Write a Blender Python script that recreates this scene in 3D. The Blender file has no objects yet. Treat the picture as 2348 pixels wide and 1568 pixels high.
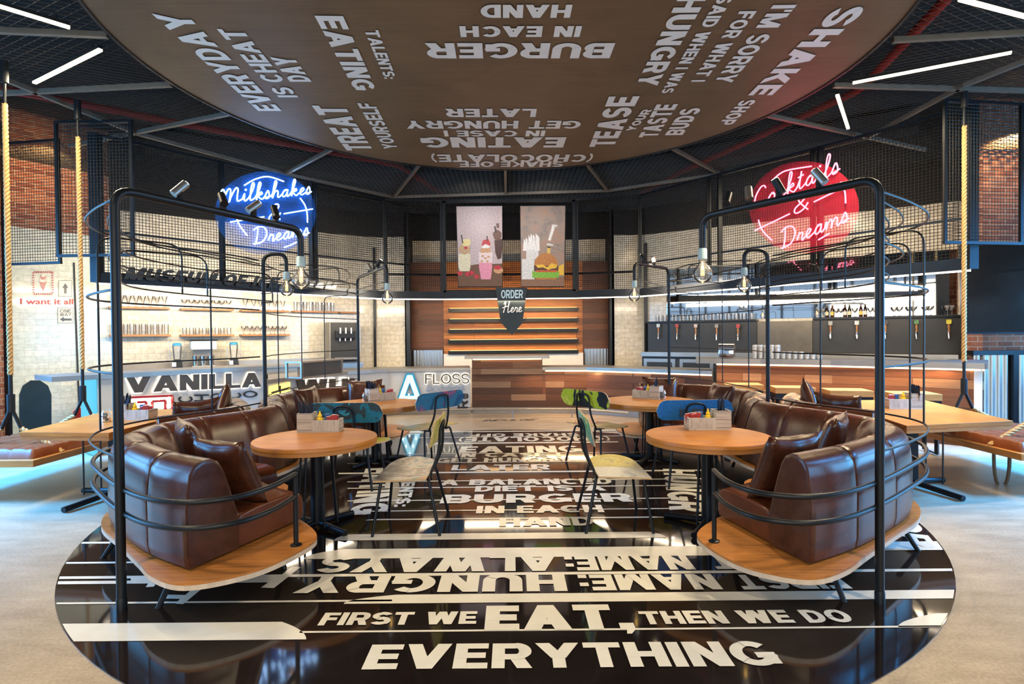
import bpy, bmesh, math, random
from mathutils import Vector, Matrix
random.seed(7)
PI = math.pi
SC = bpy.context.scene
COL = SC.collection

# ------------------------------------------------------------------ camera
CAM_F, CAM_P, CAM_R, CAM_H = 1270.0, .0128, .009, 1.58
_cr, _sr, _cp, _sp = math.cos(CAM_R), math.sin(CAM_R), math.cos(CAM_P), math.sin(CAM_P)
cam_d = bpy.data.cameras.new('camera'); cam = bpy.data.objects.new('camera', cam_d); COL.objects.link(cam)
cam_d.sensor_width = 36; cam_d.lens = 36*CAM_F/2348; cam_d.clip_start = .05
_F = Vector((0, _cp, -_sp)); _R0 = Vector((1, 0, 0)); _U0 = Vector((0, _sp, _cp))
_R = _cr*_R0 - _sr*_U0; _U = _sr*_R0 + _cr*_U0
cam.matrix_world = Matrix(((_R.x, _U.x, -_F.x, 0), (_R.y, _U.y, -_F.y, 0), (_R.z, _U.z, -_F.z, CAM_H), (0, 0, 0, 1)))
SC.camera = cam
# ------------------------------------------------------------------ view, world, lights
SC.view_settings.view_transform = 'Standard'; SC.view_settings.look = 'None'
SC.view_settings.exposure = 0.42; SC.view_settings.gamma = 1; SC.view_settings.use_curve_mapping = False
SC.cycles.max_bounces = 7; SC.cycles.diffuse_bounces = 3; SC.cycles.glossy_bounces = 4
SC.cycles.transmission_bounces = 6; SC.cycles.transparent_max_bounces = 12
SC.cycles.caustics_reflective = False; SC.cycles.caustics_refractive = False
SC.cycles.sample_clamp_indirect = 4; SC.cycles.blur_glossy = 1.0
SC.cycles.use_denoising = True
world = bpy.data.worlds.new('world'); SC.world = world; world.use_nodes = True
_bg = world.node_tree.nodes['Background']; _bg.inputs[0].default_value = (.42, .62, .9, 1); _bg.inputs[1].default_value = .7

def area(name, loc, target, sx, sy, power, col, spread=180):
    d = bpy.data.lights.new(name, 'AREA'); d.shape = 'RECTANGLE'; d.size = sx; d.size_y = sy
    d.energy = power; d.color = col; d.spread = math.radians(spread)
    o = bpy.data.objects.new(name, d); COL.objects.link(o); o.location = loc
    o.rotation_euler = (Vector(target)-Vector(loc)).to_track_quat('-Z', 'Y').to_euler()
    return o
def spot(name, loc, target, power, col, size=60, blend=.6, r=.05):
    d = bpy.data.lights.new(name, 'SPOT'); d.energy = power; d.color = col
    d.spot_size = math.radians(size); d.spot_blend = blend; d.shadow_soft_size = r
    o = bpy.data.objects.new(name, d); COL.objects.link(o); o.location = loc
    o.rotation_euler = (Vector(target)-Vector(loc)).to_track_quat('-Z', 'Y').to_euler()
    return o
WARM = (1, .78, .52); DAY = (.42, .68, 1.0); NEUT = (1, .93, .84)
# daylight through the glazing on the left, on the right and behind the camera
area('daylight_left', (-8.4, 4.6, 1.9), (-4.2, 5.4, .8), 4.6, 2.2, 260, (.12, .50, 1.0))
area('daylight_right', (9.2, 4.6, 1.9), (4.2, 5.4, .8), 4.6, 2.2, 260, (.12, .50, 1.0))
area('skylight_left', (-7.9, 5.0, 3.9), (-5.5, 6.3, 0), 3.2, 1.0, 300, (.04, .38, 1.0), 75)
area('skylight_right', (8.3, 5.0, 3.9), (5.6, 6.3, 0), 3.2, 1.0, 300, (.04, .38, 1.0), 75)
area('daylight_rear', (0, -4.8, 2.4), (0, 6, 1.2), 9, 2.6, 230, (1, .87, .70))
# the lit underside of the ring: warm strips washing the walls and counters behind them
area('ring_strip_left', (-4.2, 9.35, 2.28), (-5.35, 10.9, 1.35), 4.6, .06, 80, (1, .80, .56))
area('upper_wall_fill_left', (-4.2, 9.35, 2.5), (-5.3, 10.8, 3.3), 4.6, .06, 45, (1, .82, .60))  # fill added above the beam to brighten the upper left wall
area('upper_wall_fill_right', (4.25, 9.05, 2.5), (5.4, 10.6, 3.3), 5.0, .06, 40, (1, .84, .64))  # the same added fill for the upper right wall
area('ring_strip_right', (4.25, 9.05, 2.28), (5.5, 10.8, 1.3), 5.0, .06, 40, (1, .80, .60))
area('ring_strip_back', (0, 11.65, 2.28), (0, 13.0, 1.5), 3.0, .06, 40, (1, .66, .36))
area('ring_strip_front_left', (-4.0, 9.2, 2.28), (-3.6, 8.9, .9), 4.6, .06, 30, (1, .82, .60))
area('ring_strip_front', (0, 11.2, 2.28), (0, 10.6, .6), 4.6, .06, 36, (1, .74, .48))
area('ring_strip_front_right', (4.0, 9.0, 2.28), (3.6, 8.6, .9), 5.0, .06, 22, (1, .78, .52))
# strip under the bar edge and the order counter edge
area('bar_strip', (4.68, 8.42, 1.05), (4.55, 8.2, 0), 3.6, .03, 30, (1, .62, .32))
area('counter_strip', (1.0, 10.82, .85), (.98, 10.6, 0), 1.6, .03, 9, (1, .62, .32))
# the ceiling tubes
for _n, _x, _y, _a, _l in (('a', -4.2, 4.6, 45, .9), ('b', -4.5, 5.65, -29, 1.3), ('c', 4.4, 5.85, -28, 1.3), ('d', 4.2, 7.0, 54, 1.2), ('e', 4.35, 4.85, 18, 1.2)):
    _o = area('tube_light_'+_n, (_x, _y, 4.3), (_x, _y, 0), _l, .05, 75, (1, .80, .50)); _o.rotation_euler = (0, 0, math.radians(_a))
# unseen warm fill spots, added to turn the near floor beige
for _i, (_x, _y) in enumerate(((-3.6, .9), (3.6, .9), (0, -.6))): spot('floor_fill_%d' % _i, (_x, _y, 4.25), (_x*.95, _y+1.5, 0), 300, (1, .80, .52), 84, .8, .12)
# spots added only to brighten the two posters, no fixtures there
for _i, _x in enumerate((-.7, .65)): spot('poster_fill_%d' % _i, (_x, 9.6, 4.2), (_x, 11.4, 3.1), 45, (1, .93, .85), 105, .9, .05)
# grazing lights on the brick high up left and right
spot('brick_light_left', (-6.7, 8.1, 4.3), (-7.7, 8.9, 4.3), 80, (1, .60, .22), 80, .8, .05); spot('brick_light_right', (7.4, 8.1, 4.7), (8.2, 8.75, 3.0), 210, (1, .60, .22), 110, .8, .05)
# the little spotlights on the gallows beams light the tables
for _i, (_x, _y) in enumerate(((-1.9, 4.1), (1.75, 3.95), (-1.9, 7.4), (1.85, 7.3))): spot('table_spot_%d' % _i, (_x, _y, 2.6), (_x*.92, _y+.45, .7), 60, (1, .80, .52), 80, .7, .04)
# ------------------------------------------------------------------ measuring: where a sight line of the photo meets a plane
def ray(x, y):
    u = x-1174; v = 784-y
    a = u*_cr+v*_sr; b = -u*_sr+v*_cr
    return Vector((a, CAM_F*_cp+b*_sp, -CAM_F*_sp+b*_cp))
def atz(x, y, z=0.0):
    d = ray(x, y); return d*((z-CAM_H)/d.z)+Vector((0, 0, CAM_H))
def aty(x, y, Y):
    d = ray(x, y); return d*(Y/d.y)+Vector((0, 0, CAM_H))
def atwall(x, y, A, B):
    """the point on the upright plane through A and B (xy)"""
    d = ray(x, y); n = Vector((B[1]-A[1], A[0]-B[0]))
    t = (n.x*A[0]+n.y*A[1])/(n.x*d.x+n.y*d.y)
    return d*t+Vector((0, 0, CAM_H))

# ------------------------------------------------------------------ mesh builder
def lerp(a, b, t): return a+(b-a)*t
def catmull(pts, n=8, closed=False):
    P = [Vector(p) for p in pts]; out = []; N = len(P)
    for i in range(N if closed else N-1):
        if closed: p0, p1, p2, p3 = P[(i-1) % N], P[i], P[(i+1) % N], P[(i+2) % N]
        else: p0, p1, p2, p3 = P[max(i-1, 0)], P[i], P[i+1], P[min(i+2, N-1)]
        for k in range(n):
            t = k/n
            out.append(.5*((2*p1)+(p2-p0)*t+(2*p0-5*p1+4*p2-p3)*t*t+(3*p1-p0-3*p2+p3)*t**3))
    if not closed: out.append(P[-1].copy())
    return out
def round_path(pts, r, n=5):
    """polyline with its corners rounded"""
    P = [Vector(p) for p in pts]; out = [P[0]]
    for i in range(1, len(P)-1):
        a, b, c = P[i-1], P[i], P[i+1]
        l = min(r, (a-b).length*.49, (c-b).length*.49)
        s = b+(a-b).normalized()*l; e = b+(c-b).normalized()*l
        for k in range(n+1):
            t = k/n; out.append((1-t)**2*s+2*t*(1-t)*b+t*t*e)
    out.append(P[-1]); return out
class MB:
    def __init__(s): s.v = []; s.f = []; s.m = []; s.mi = 0
    def add(s, vs, fs):
        o = len(s.v); s.v += [Vector(p) for p in vs]; s.f += [[o+i for i in f] for f in fs]; s.m += [s.mi]*len(fs); return s
    def box(s, x0, x1, y0, y1, z0, z1, M=None):
        vs = [Vector((x, y, z)) for z in (z0, z1) for x, y in ((x0, y0), (x1, y0), (x1, y1), (x0, y1))]
        if M: vs = [M @ p for p in vs]
        return s.add(vs, [(3, 2, 1, 0), (4, 5, 6, 7), (0, 1, 5, 4), (1, 2, 6, 5), (2, 3, 7, 6), (3, 0, 4, 7)])
    def bar(s, a, b, w, h, up=(0, 0, 1)):
        a, b = Vector(a), Vector(b); d = (b-a).normalized(); u = Vector(up)
        if abs(d.dot(u)) > .98: u = Vector((1, 0, 0))
        x = d.cross(u).normalized(); y = x.cross(d)
        vs = [p+x*i*w/2+y*j*h/2 for p in (a, b) for i, j in ((-1, -1), (1, -1), (1, 1), (-1, 1))]
        return s.add(vs, [(3, 2, 1, 0), (4, 5, 6, 7), (0, 1, 5, 4), (1, 2, 6, 5), (2, 3, 7, 6), (3, 0, 4, 7)])
    def tube(s, path, r, n=8, closed=False, caps=True):
        P = [Vector(p) for p in path]; N = len(P); rs = r if isinstance(r, (list, tuple)) else [r]*N
        rings = []; px = None
        for i in range(N):
            t = (P[(i+1) % N]-P[i-1]) if closed else (P[min(i+1, N-1)]-P[max(i-1, 0)])
            if t.length < 1e-9: t = Vector((0, 0, 1))
            t.normalize()
            if px is None:
                a = Vector((0, 0, 1)) if abs(t.z) < .9 else Vector((1, 0, 0)); px = t.cross(a).normalized()
            else:
                px = px-t*px.dot(t)
                px = px.normalized() if px.length > 1e-6 else t.orthogonal().normalized()
            py = t.cross(px)
            rings.append([P[i]+(px*math.cos(2*PI*k/n)+py*math.sin(2*PI*k/n))*rs[i] for k in range(n)])
        vs = [p for g in rings for p in g]; fs = []
        for i in range(N if closed else N-1):
            j = (i+1) % N
            for k in range(n):
                l = (k+1) % n; fs.append((i*n+k, i*n+l, j*n+l, j*n+k))
        if caps and not closed: fs += [tuple(range(n))[::-1], tuple((N-1)*n+k for k in range(n))]
        return s.add(vs, fs)
    def cyl(s, a, b, r, n=16, r2=None): return s.tube([a, b], [r, r if r2 is None else r2], n)
    def lathe(s, prof, c=(0, 0, 0), n=20, caps=True):
        c = Vector(c); vs = []; fs = []
        for r, z in prof: vs += [c+Vector((r*math.cos(2*PI*k/n), r*math.sin(2*PI*k/n), z)) for k in range(n)]
        for i in range(len(prof)-1):
            for k in range(n):
                l = (k+1) % n; fs.append((i*n+k, i*n+l, (i+1)*n+l, (i+1)*n+k))
        if caps: fs += [tuple(range(n))[::-1], tuple((len(prof)-1)*n+k for k in range(n))]
        return s.add(vs, fs)
    def prism(s, poly, z0, z1, M=None):
        """outline in xy raised from z0 to z1"""
        n = len(poly)
        vs = [Vector((p[0], p[1], z0)) for p in poly]+[Vector((p[0], p[1], z1)) for p in poly]
        if M: vs = [M @ p for p in vs]
        return s.add(vs, [tuple(range(n))[::-1], tuple(range(n, 2*n))]+[(i, (i+1) % n, n+(i+1) % n, n+i) for i in range(n)])
    def sweep(s, rings, caps=True):
        n = len(rings[0]); vs = [p for g in rings for p in g]; N = len(rings); fs = []
        for i in range(N-1):
            for k in range(n):
                l = (k+1) % n; fs.append((i*n+k, i*n+l, (i+1)*n+l, (i+1)*n+k))
        if caps: fs += [tuple(range(n))[::-1], tuple((N-1)*n+k for k in range(n))]
        return s.add(vs, fs)
    def wall(s, a, b, z0, z1, th=.1):
        """upright slab from a to b (xy); the room is on the right of a->b, the thickness goes left"""
        a, b = Vector((a[0], a[1], 0)), Vector((b[0], b[1], 0)); d = (b-a).normalized(); n = Vector((-d.y, d.x, 0))*th
        vs = [p+Vector((0, 0, z)) for z in (z0, z1) for p in (a, b, b+n, a+n)]
        return s.add(vs, [(3, 2, 1, 0), (4, 5, 6, 7), (0, 1, 5, 4), (1, 2, 6, 5), (2, 3, 7, 6), (3, 0, 4, 7)])
    def sphere(s, c, r, n=16, m=10, sz=1.0):
        prof = [(max(r*math.sin(PI*i/m), 1e-4), -r*sz*math.cos(PI*i/m)) for i in range(m+1)]
        return s.lathe(prof, c, n)
    def build(s, name, mats, parent=None, smooth=35, warp=None, loc=None, fix=True, bevel=0):
        V = [p.copy() for p in s.v]
        if warp: V = [warp(p) for p in V]
        base = Vector((0, 0, 0))
        if parent is not None: base = root_loc(parent)
        elif loc is not None: base = Vector(loc)
        elif loc is None and V:
            xs = [p.x for p in V]; ys = [p.y for p in V]
            base = Vector(((min(xs)+max(xs))/2, (min(ys)+max(ys))/2, min(p.z for p in V)))
        local = parent is not None and parent.get('_local')
        if not local: V = [p-base for p in V]
        me = bpy.data.meshes.new(name); me.from_pydata(V, [], s.f)
        for m in (mats if isinstance(mats, (list, tuple)) else [mats]): me.materials.append(m)
        me.polygons.foreach_set('material_index', s.m)
        if fix or bevel:
            bm = bmesh.new(); bm.from_mesh(me)
            if bevel:
                es = [e for e in bm.edges if len(e.link_faces) == 2 and e.calc_face_angle(0) > .6]
                bmesh.ops.bevel(bm, geom=es, offset=bevel, segments=2, affect='EDGES', profile=.6, clamp_overlap=True)
            if fix: bmesh.ops.recalc_face_normals(bm, faces=bm.faces)
            bm.to_mesh(me); bm.free()
        if smooth:
            me.polygons.foreach_set('use_smooth', [True]*len(me.polygons)); me.set_sharp_from_angle(angle=math.radians(smooth))
        autouv(me, Vector((0, 0, 0)) if local else base)
        o = bpy.data.objects.new(name, me); COL.objects.link(o)
        if parent is not None: o.parent = parent
        else: o.location = base
        return o
def root_loc(o):
    p = Vector(o.location)
    while o.parent: o = o.parent; p += Vector(o.location)
    return p
def autouv(me, base):
    """UVs in metres, along and up each face"""
    uv = me.uv_layers.new(name='uv'); L = uv.data; vs = me.vertices
    for p in me.polygons:
        n = p.normal
        if abs(n.z) > .75:
            for li in p.loop_indices:
                c = vs[me.loops[li].vertex_index].co+base; L[li].uv = (c.x, c.y)
        else:
            u = Vector((-n.y, n.x, 0)); u = u.normalized() if u.length > 1e-6 else Vector((1, 0, 0))
            for li in p.loop_indices:
                c = vs[me.loops[li].vertex_index].co+base; L[li].uv = (c.dot(u), c.z)
def tag(o, label, cat, group=None):
    o['label'] = label; o['category'] = cat
    if group: o['group'] = group
    return o
def thing(name, label, cat, loc=(0, 0, 0), rz=0, group=None, local=False):
    o = bpy.data.objects.new(name, None); COL.objects.link(o); o.empty_display_size = .1
    o.location = loc; o.rotation_euler = (0, 0, rz)
    if local: o['_local'] = 1
    return tag(o, label, cat, group)
def struct(o): o['kind'] = 'structure'; return o
def copy_tree(o, parent=None):
    c = o.copy(); COL.objects.link(c)
    if parent is not None: c.parent = parent
    for ch in [x for x in KIDS.get(o.name, [])]: copy_tree(ch, c)
    return c
KIDS = {}
def kids(o):
    """note the children of a finished thing, so that copies need no search"""
    KIDS[o.name] = list(o.children)
    for c in o.children: kids(c)
def dup(src, label, loc, rz=None, group=None):
    c = copy_tree(src); c.location = loc
    if rz is not None: c.rotation_euler = (0, 0, rz)
    c['label'] = label
    if group: c['group'] = group
    return c
# ------------------------------------------------------------------ materials
class NT:
    def __init__(s, name):
        s.m = bpy.data.materials.new(name); s.m.use_nodes = True; s.t = s.m.node_tree; s.n = s.t.nodes
        s.b = s.n['Principled BSDF']
    def new(s, ty, **kw):
        x = s.n.new(ty)
        for k, v in kw.items(): setattr(x, k, v)
        return x
    def link(s, a, b): s.t.links.new(a, b)
    def uv(s, scale=(1, 1, 1), obj=False, rot=(0, 0, 0)):
        tc = s.new('ShaderNodeTexCoord'); mp = s.new('ShaderNodeMapping'); mp.inputs['Scale'].default_value = scale; mp.inputs['Rotation'].default_value = rot
        s.link(tc.outputs['Object' if obj else 'UV'], mp.inputs['Vector']); return mp.outputs['Vector']
    def noise(s, vec, scale, detail=4, rough=.55, dist=0):
        x = s.new('ShaderNodeTexNoise'); x.inputs['Scale'].default_value = scale; x.inputs['Detail'].default_value = detail
        x.inputs['Roughness'].default_value = rough; x.inputs['Distortion'].default_value = dist
        s.link(vec, x.inputs['Vector']); return x.outputs['Fac']
    def ramp(s, fac, stops, const=False):
        x = s.new('ShaderNodeValToRGB'); e = x.color_ramp.elements
        if const: x.color_ramp.interpolation = 'CONSTANT'
        while len(e) < len(stops): e.new(.5)
        for el, (p, c) in zip(e, stops): el.position = p; el.color = (*c, 1)
        s.link(fac, x.inputs['Fac']); return x.outputs['Color']
    def mix(s, fac, a, b, mode='MIX'):
        x = s.new('ShaderNodeMix'); x.data_type = 'RGBA'; x.blend_type = mode
        for sock, val in ((x.inputs[0], fac), (x.inputs[6], a), (x.inputs[7], b)):
            if hasattr(val, 'is_linked'): s.link(val, sock)
            else: sock.default_value = val if not isinstance(val, tuple) else (*val, 1)
        return x.outputs[2]
    def bump(s, h, strength=.3, dist=.01):
        x = s.new('ShaderNodeBump'); x.inputs['Strength'].default_value = strength; x.inputs['Distance'].default_value = dist
        s.link(h, x.inputs['Height']); s.link(x.outputs['Normal'], s.b.inputs['Normal'])
    def col(s, c):
        if hasattr(c, 'is_linked'): s.link(c, s.b.inputs['Base Color'])
        else: s.b.inputs['Base Color'].default_value = (*c, 1)
    def set(s, rough=.5, metal=0, **kw):
        s.b.inputs['Roughness'].default_value = rough; s.b.inputs['Metallic'].default_value = metal
        for k, v in kw.items(): s.b.inputs[k].default_value = v
        return s.m
def plain(name, c, rough=.5, metal=0, var=.12, scale=6, **kw):
    t = NT(name); f = t.noise(t.uv(), scale, 3)
    t.col(t.ramp(f, [(.3, tuple(x*(1-var) for x in c)), (.7, tuple(min(1, x*(1+var)) for x in c))]))
    return t.set(rough, metal, **kw)
def emit(name, c, st):
    t = NT(name); t.col((0, 0, 0)); t.b.inputs['Emission Color'].default_value = (*c, 1); t.b.inputs['Emission Strength'].default_value = st
    return t.set(.5)
def glass(name, c=(1, 1, 1), rough=.02, mixf=.25, whiten=.0):
    """thin clear glass: mostly see-through, with a gloss that grows at grazing angles"""
    t = NT(name); tr = t.new('ShaderNodeBsdfTransparent'); tr.inputs[0].default_value = (*c, 1)
    gl = t.new('ShaderNodeBsdfGlossy'); gl.inputs['Roughness'].default_value = rough; gl.inputs['Color'].default_value = (1, 1, 1, 1)
    fr = t.new('ShaderNodeLayerWeight'); fr.inputs[0].default_value = mixf
    mx = t.new('ShaderNodeMixShader'); t.link(fr.outputs['Fresnel'], mx.inputs[0]); t.link(tr.outputs[0], mx.inputs[1]); t.link(gl.outputs[0], mx.inputs[2])
    if whiten:      # brightness put into the colour: pale diffuse mixed into clear glass
        df = t.new('ShaderNodeBsdfDiffuse'); df.inputs[0].default_value = (.9, .9, .88, 1); m2 = t.new('ShaderNodeMixShader'); m2.inputs[0].default_value = whiten
        t.link(tr.outputs[0], m2.inputs[1]); t.link(df.outputs[0], m2.inputs[2]); t.link(m2.outputs[0], mx.inputs[1])
    t.link(mx.outputs[0], t.n['Material Output'].inputs['Surface']); return t.m
def wood(name, c0, c1, scale=1.0, along='x', rough=.4, bump=.1, spec=.5):
    t = NT(name); sc = (2*scale, 26*scale, 1) if along == 'x' else (26*scale, 2*scale, 1)
    v = t.uv(sc); a = t.noise(v, 1.2, 6, .6, .6); b = t.noise(t.uv((1.1, 1.1, 1)), 1.3, 2)
    col = t.ramp(a, [(.28, c0), (.72, c1)]); f = t.noise(t.uv((sc[0]*1.6, sc[1]*3, 1)), 1, 4, .7, .3); col = t.mix(.3, col, t.ramp(b, [(.35, tuple(x*.72 for x in c0)), (.65, c1)])); col = t.mix(.6, col, t.ramp(f, [(.36, (.52, .45, .40)), (.52, (1.05, 1.05, 1.05))]), 'MULTIPLY')
    t.col(col); t.bump(a, bump, .004); return t.set(rough)
def planks(name, cols, w, h, rough=.5, mortar=.004, mcol=(.02, .012, .008), bump=.35, off=.37, grain=True):
    """boards laid in courses, each with a tone of its own"""
    t = NT(name); v = t.uv()
    br = t.new('ShaderNodeTexBrick'); br.offset = off; br.inputs['Scale'].default_value = 1
    br.inputs['Color1'].default_value = (0, 0, 0, 1); br.inputs['Color2'].default_value = (1, 1, 1, 1); br.inputs['Mortar'].default_value = (.5, .5, .5, 1)
    br.inputs['Mortar Size'].default_value = mortar; br.inputs['Brick Width'].default_value = w; br.inputs['Row Height'].default_value = h
    br.inputs['Mortar Smooth'].default_value = .1
    t.link(v, br.inputs['Vector'])
    n = len(cols); col = t.ramp(br.outputs['Color'], [(i/n, c) for i, c in enumerate(cols)], const=True)
    if grain:
        g = t.noise(t.uv((3, 45, 1)), 1, 5, .6, .4)
        col = t.mix(.55, col, t.ramp(g, [(.3, (.45, .42, .4)), (.7, (1.25, 1.2, 1.15))]), 'MULTIPLY')
    else:
        g = t.noise(t.uv(), 14, 4); col = t.mix(.5, col, t.ramp(g, [(.3, (.6, .6, .6)), (.7, (1.2, 1.2, 1.2))]), 'MULTIPLY')
    col = t.mix(br.outputs['Fac'], col, mcol); t.col(col)
    inv = t.new('ShaderNodeMath', operation='SUBTRACT'); inv.inputs[0].default_value = 1; t.link(br.outputs['Fac'], inv.inputs[1])
    t.bump(inv.outputs[0], bump, .01); return t.set(rough)
M = {}
M['black'] = plain('black_painted_steel', (.018, .022, .028), .38, .6)
M['rebar'] = plain('ribbed_bar_steel', (.02, .023, .027), .45, .6)
M['wire'] = plain('dark_wire', (.028, .028, .029), .5, .7)
M['ceilwire'] = plain('dark_expanded_metal', (.30, .285, .26), .6, 0)
M['galv'] = plain('grey_galvanised_bar', (.20, .18, .15), .5, .6)
M['steel'] = plain('brushed_steel', (.42, .40, .37), .38, .9, .1, 3)
M['chrome'] = plain('polished_chrome', (.75, .76, .78), .12, 1)
M['socket'] = plain('pale_porcelain', (.36, .50, .55), .35)
M['tile'] = planks('cream_wall_tile', [(.80, .74, .60), (.76, .70, .56), (.83, .77, .64)], .2, .1, .14, .004, (.55, .50, .40), .3, .5, False)
M['tile2'] = planks('pale_wall_tile', [(.72, .74, .66), (.68, .72, .64), (.76, .77, .68)], .3, .1, .12, .004, (.55, .56, .5), .3, .5, False)
M['brick'] = planks('red_wall_brick', [(.26, .085, .05), (.33, .12, .07), (.20, .065, .045), (.38, .16, .10), (.29, .10, .06)], .25, .083, .8, .008, (.35, .27, .21), .6, .5, False)
M['plank_back'] = planks('stained_board', [(.30, .105, .022), (.44, .17, .04), (.22, .075, .018), (.36, .13, .03)], 2.4, .15, .42, .003, (.05, .02, .01), .35)
M['plank_side'] = planks('dark_brown_board', [(.12, .045, .02), (.15, .055, .024), (.09, .034, .016)], 1.6, .13, .5, .004, (.06, .045, .04), .4)
M['plank_bar'] = planks('reclaimed_board', [(.15, .055, .022), (.085, .034, .016), (.20, .09, .042), (.12, .046, .02), (.06, .024, .012), (.30, .17, .095), (.165, .066, .03)], 1.7, .13, .5, .003, (.03, .015, .01), .4)
M['oak'] = wood('oiled_oak', (.34, .10, .011), (.66, .255, .038), 1, 'x', .38)
M['oak_edge'] = wood('oak_edge', (.40, .15, .035), (.58, .26, .065), 1, 'x', .45)
M['ply'] = wood('oak_ply', (.40, .15, .032), (.58, .24, .06), .6, 'x', .42)
M['plyedge'] = plain('pale_ply_edge', (.62, .52, .42), .6)
M['shelf'] = wood('shelf_board', (.40, .17, .06), (.52, .25, .09), 1, 'x', .45)
M['crate'] = planks('weathered_crate_board', [(.54, .49, .42), (.46, .42, .35), (.60, .54, .46)], .9, .07, .75, .002, (.15, .12, .1), .3)
M['cratev'] = wood('weathered_slat', (.40, .36, .30), (.68, .63, .54), .8, 'y', .75, .3)
M['white'] = plain('white_lacquer', (.80, .79, .76), .35, 0, .04)
M['lettering'] = plain('white_vinyl_letter', (.85, .84, .80), .35, 0, .04)
M['floorwhite'] = plain('cream_floor_paint', (.80, .77, .68), .16, 0, .05)
M['dark'] = plain('dark_panel', (.022, .024, .026), .42)
M['bronze'] = plain('dark_bronze_letter', (.10, .078, .060), .4, .3)
M['red'] = plain('red_paint', (.42, .012, .02), .4)
M['navy'] = plain('navy_paper_napkin', (.010, .016, .035), .8)
M['yellow'] = plain('mustard_yellow', (.80, .52, .01), .35)
M['bluepack'] = plain('blue_packet', (.03, .11, .33), .45)
M['ketchup'] = plain('red_sachet', (.42, .03, .025), .45)
M['paper'] = plain('printed_paper', (.66, .62, .56), .6, 0, .2, 60)
M['redpipe'] = plain('red_pipe', (.45, .03, .025), .5)
M['duct'] = plain('dark_duct', (.03, .03, .032), .6)
M['slab'] = plain('black_soffit', (.012, .012, .013), .9)
M['glass'] = glass('clear_glass', (.985, .985, .985), .03, .3, .13)
M['bulbglass'] = glass('clear_bulb_glass', (.97, .98, .98), .01, .26, .10)
M['amber'] = glass('amber_bottle_glass', (.38, .16, .03), .05, .4)
M['greenglass'] = glass('dark_green_bottle_glass', (.16, .22, .05), .05, .4)
M['mirror'] = plain('mirror', (.80, .80, .78), .03, 1, .01)
M['tvscreen'] = plain('black_screen', (.010, .009, .008), .09)
M['tvscreen'].node_tree.nodes['Principled BSDF'].inputs['Specular IOR Level'].default_value = .35
M['led'] = emit('led_strip', (1, .83, .66), 6)
M['ledslat'] = emit('amber_slat_strip', (1, .50, .14), 5)
M['ledwarm'] = emit('warm_led_strip', (1, .62, .30), 5)
M['tubelight'] = emit('warm_tube', (1, .82, .46), 6)
M['filament'] = emit('filament', (1, .55, .12), 7)
M['neonblue'] = emit('blue_neon', (.36, .62, 1), 7)
M['neonred'] = emit('red_neon', (1, .16, .26), 4)
M['bulbdot'] = emit('marquee_bulb', (1, .80, .45), 12)
M['spotlens'] = emit('spot_lens', (1, .86, .6), 18)
M['litcyan'] = emit('lit_cyan_panel', (.10, .55, .80), .9)
M['haloled'] = emit('halo_led', (1, .90, .72), 2.2)
M['lityellow'] = emit('lit_yellow_panel', (1, .72, .12), 2.2)
M['signwhite'] = plain('white_sign_panel', (.66, .66, .66), .35, 0, .03)
M['poster_pink'] = plain('poster_mauve', (.55, .42, .42), .35, 0, .06, 2)
M['blue'] = plain('blue_enamel', (.04, .35, .60), .4)

def leather(name, c0, c1, rough=.3):
    t = NT(name); v = t.uv(obj=True); a = t.noise(v, 3.2, 5, .6); b = t.noise(v, 38, 4, .6)
    d = t.noise(v, 11, 6, .72, .8); t.col(t.mix(.45, t.ramp(a, [(.3, c0), (.72, c1)]), t.ramp(d, [(.32, c0), (.7, c1)]))); t.bump(b, .05, .002)
    r = t.new('ShaderNodeMapRange'); r.inputs[3].default_value = rough-.03; r.inputs[4].default_value = rough+.07; t.link(a, r.inputs[0]); t.link(r.outputs[0], t.b.inputs['Roughness'])
    t.b.inputs['Specular IOR Level'].default_value = .4; return t.m
M['leather'] = leather('brown_leather', (.028, .008, .005), (.100, .034, .018), .24)
M['seatleather'] = leather('red_brown_leather', (.070, .019, .008), (.155, .044, .016), .28)
M['tan'] = leather('tan_leather', (.13, .030, .009), (.23, .062, .018), .40)
def concrete():
    t = NT('polished_concrete'); v = t.uv(); a = t.noise(v, .55, 6, .62, .5); b = t.noise(t.uv((1, 3, 1)), 2.6, 6, .7); c = t.noise(v, 60, 2)
    col = t.ramp(a, [(.3, (.28, .205, .13)), (.7, (.50, .385, .26))]); col = t.mix(.5, col, t.ramp(b, [(.3, (.24, .18, .115)), (.7, (.58, .46, .32))]))
    t.col(t.mix(.12, col, t.ramp(c, [(.4, (.2, .18, .15)), (.6, (.7, .65, .58))]))); t.bump(b, .03, .004)
    r = t.new('ShaderNodeMapRange'); r.inputs[3].default_value = .26; r.inputs[4].default_value = .5; t.link(b, r.inputs[0]); t.link(r.outputs[0], t.b.inputs['Roughness'])
    return t.m
M['concrete'] = concrete()
def disc_floor():
    t = NT('gloss_black_resin'); v = t.uv(); a = t.noise(v, 1.3, 5, .6)
    t.col(t.ramp(a, [(.3, (.008, .006, .006)), (.7, (.022, .016, .014))])); m = t.set(.06)
    t.b.inputs['Specular IOR Level'].default_value = .75; return m
M['resin'] = disc_floor()
def disc_ceiling():
    t = NT('bronzed_board'); a = t.noise(t.uv((.8, 34, 1)), 1, 6, .65, .3); b = t.noise(t.uv(), 1.1, 5, .6, .8)
    col = t.ramp(a, [(.3, (.105, .062, .032)), (.7, (.19, .118, .062))]); t.col(t.mix(.5, col, t.ramp(b, [(.3, (.09, .054, .03)), (.7, (.20, .128, .07))])))
    t.bump(a, .06, .003); return t.set(.45, .15)
M['bronzeboard'] = disc_ceiling()
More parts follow.
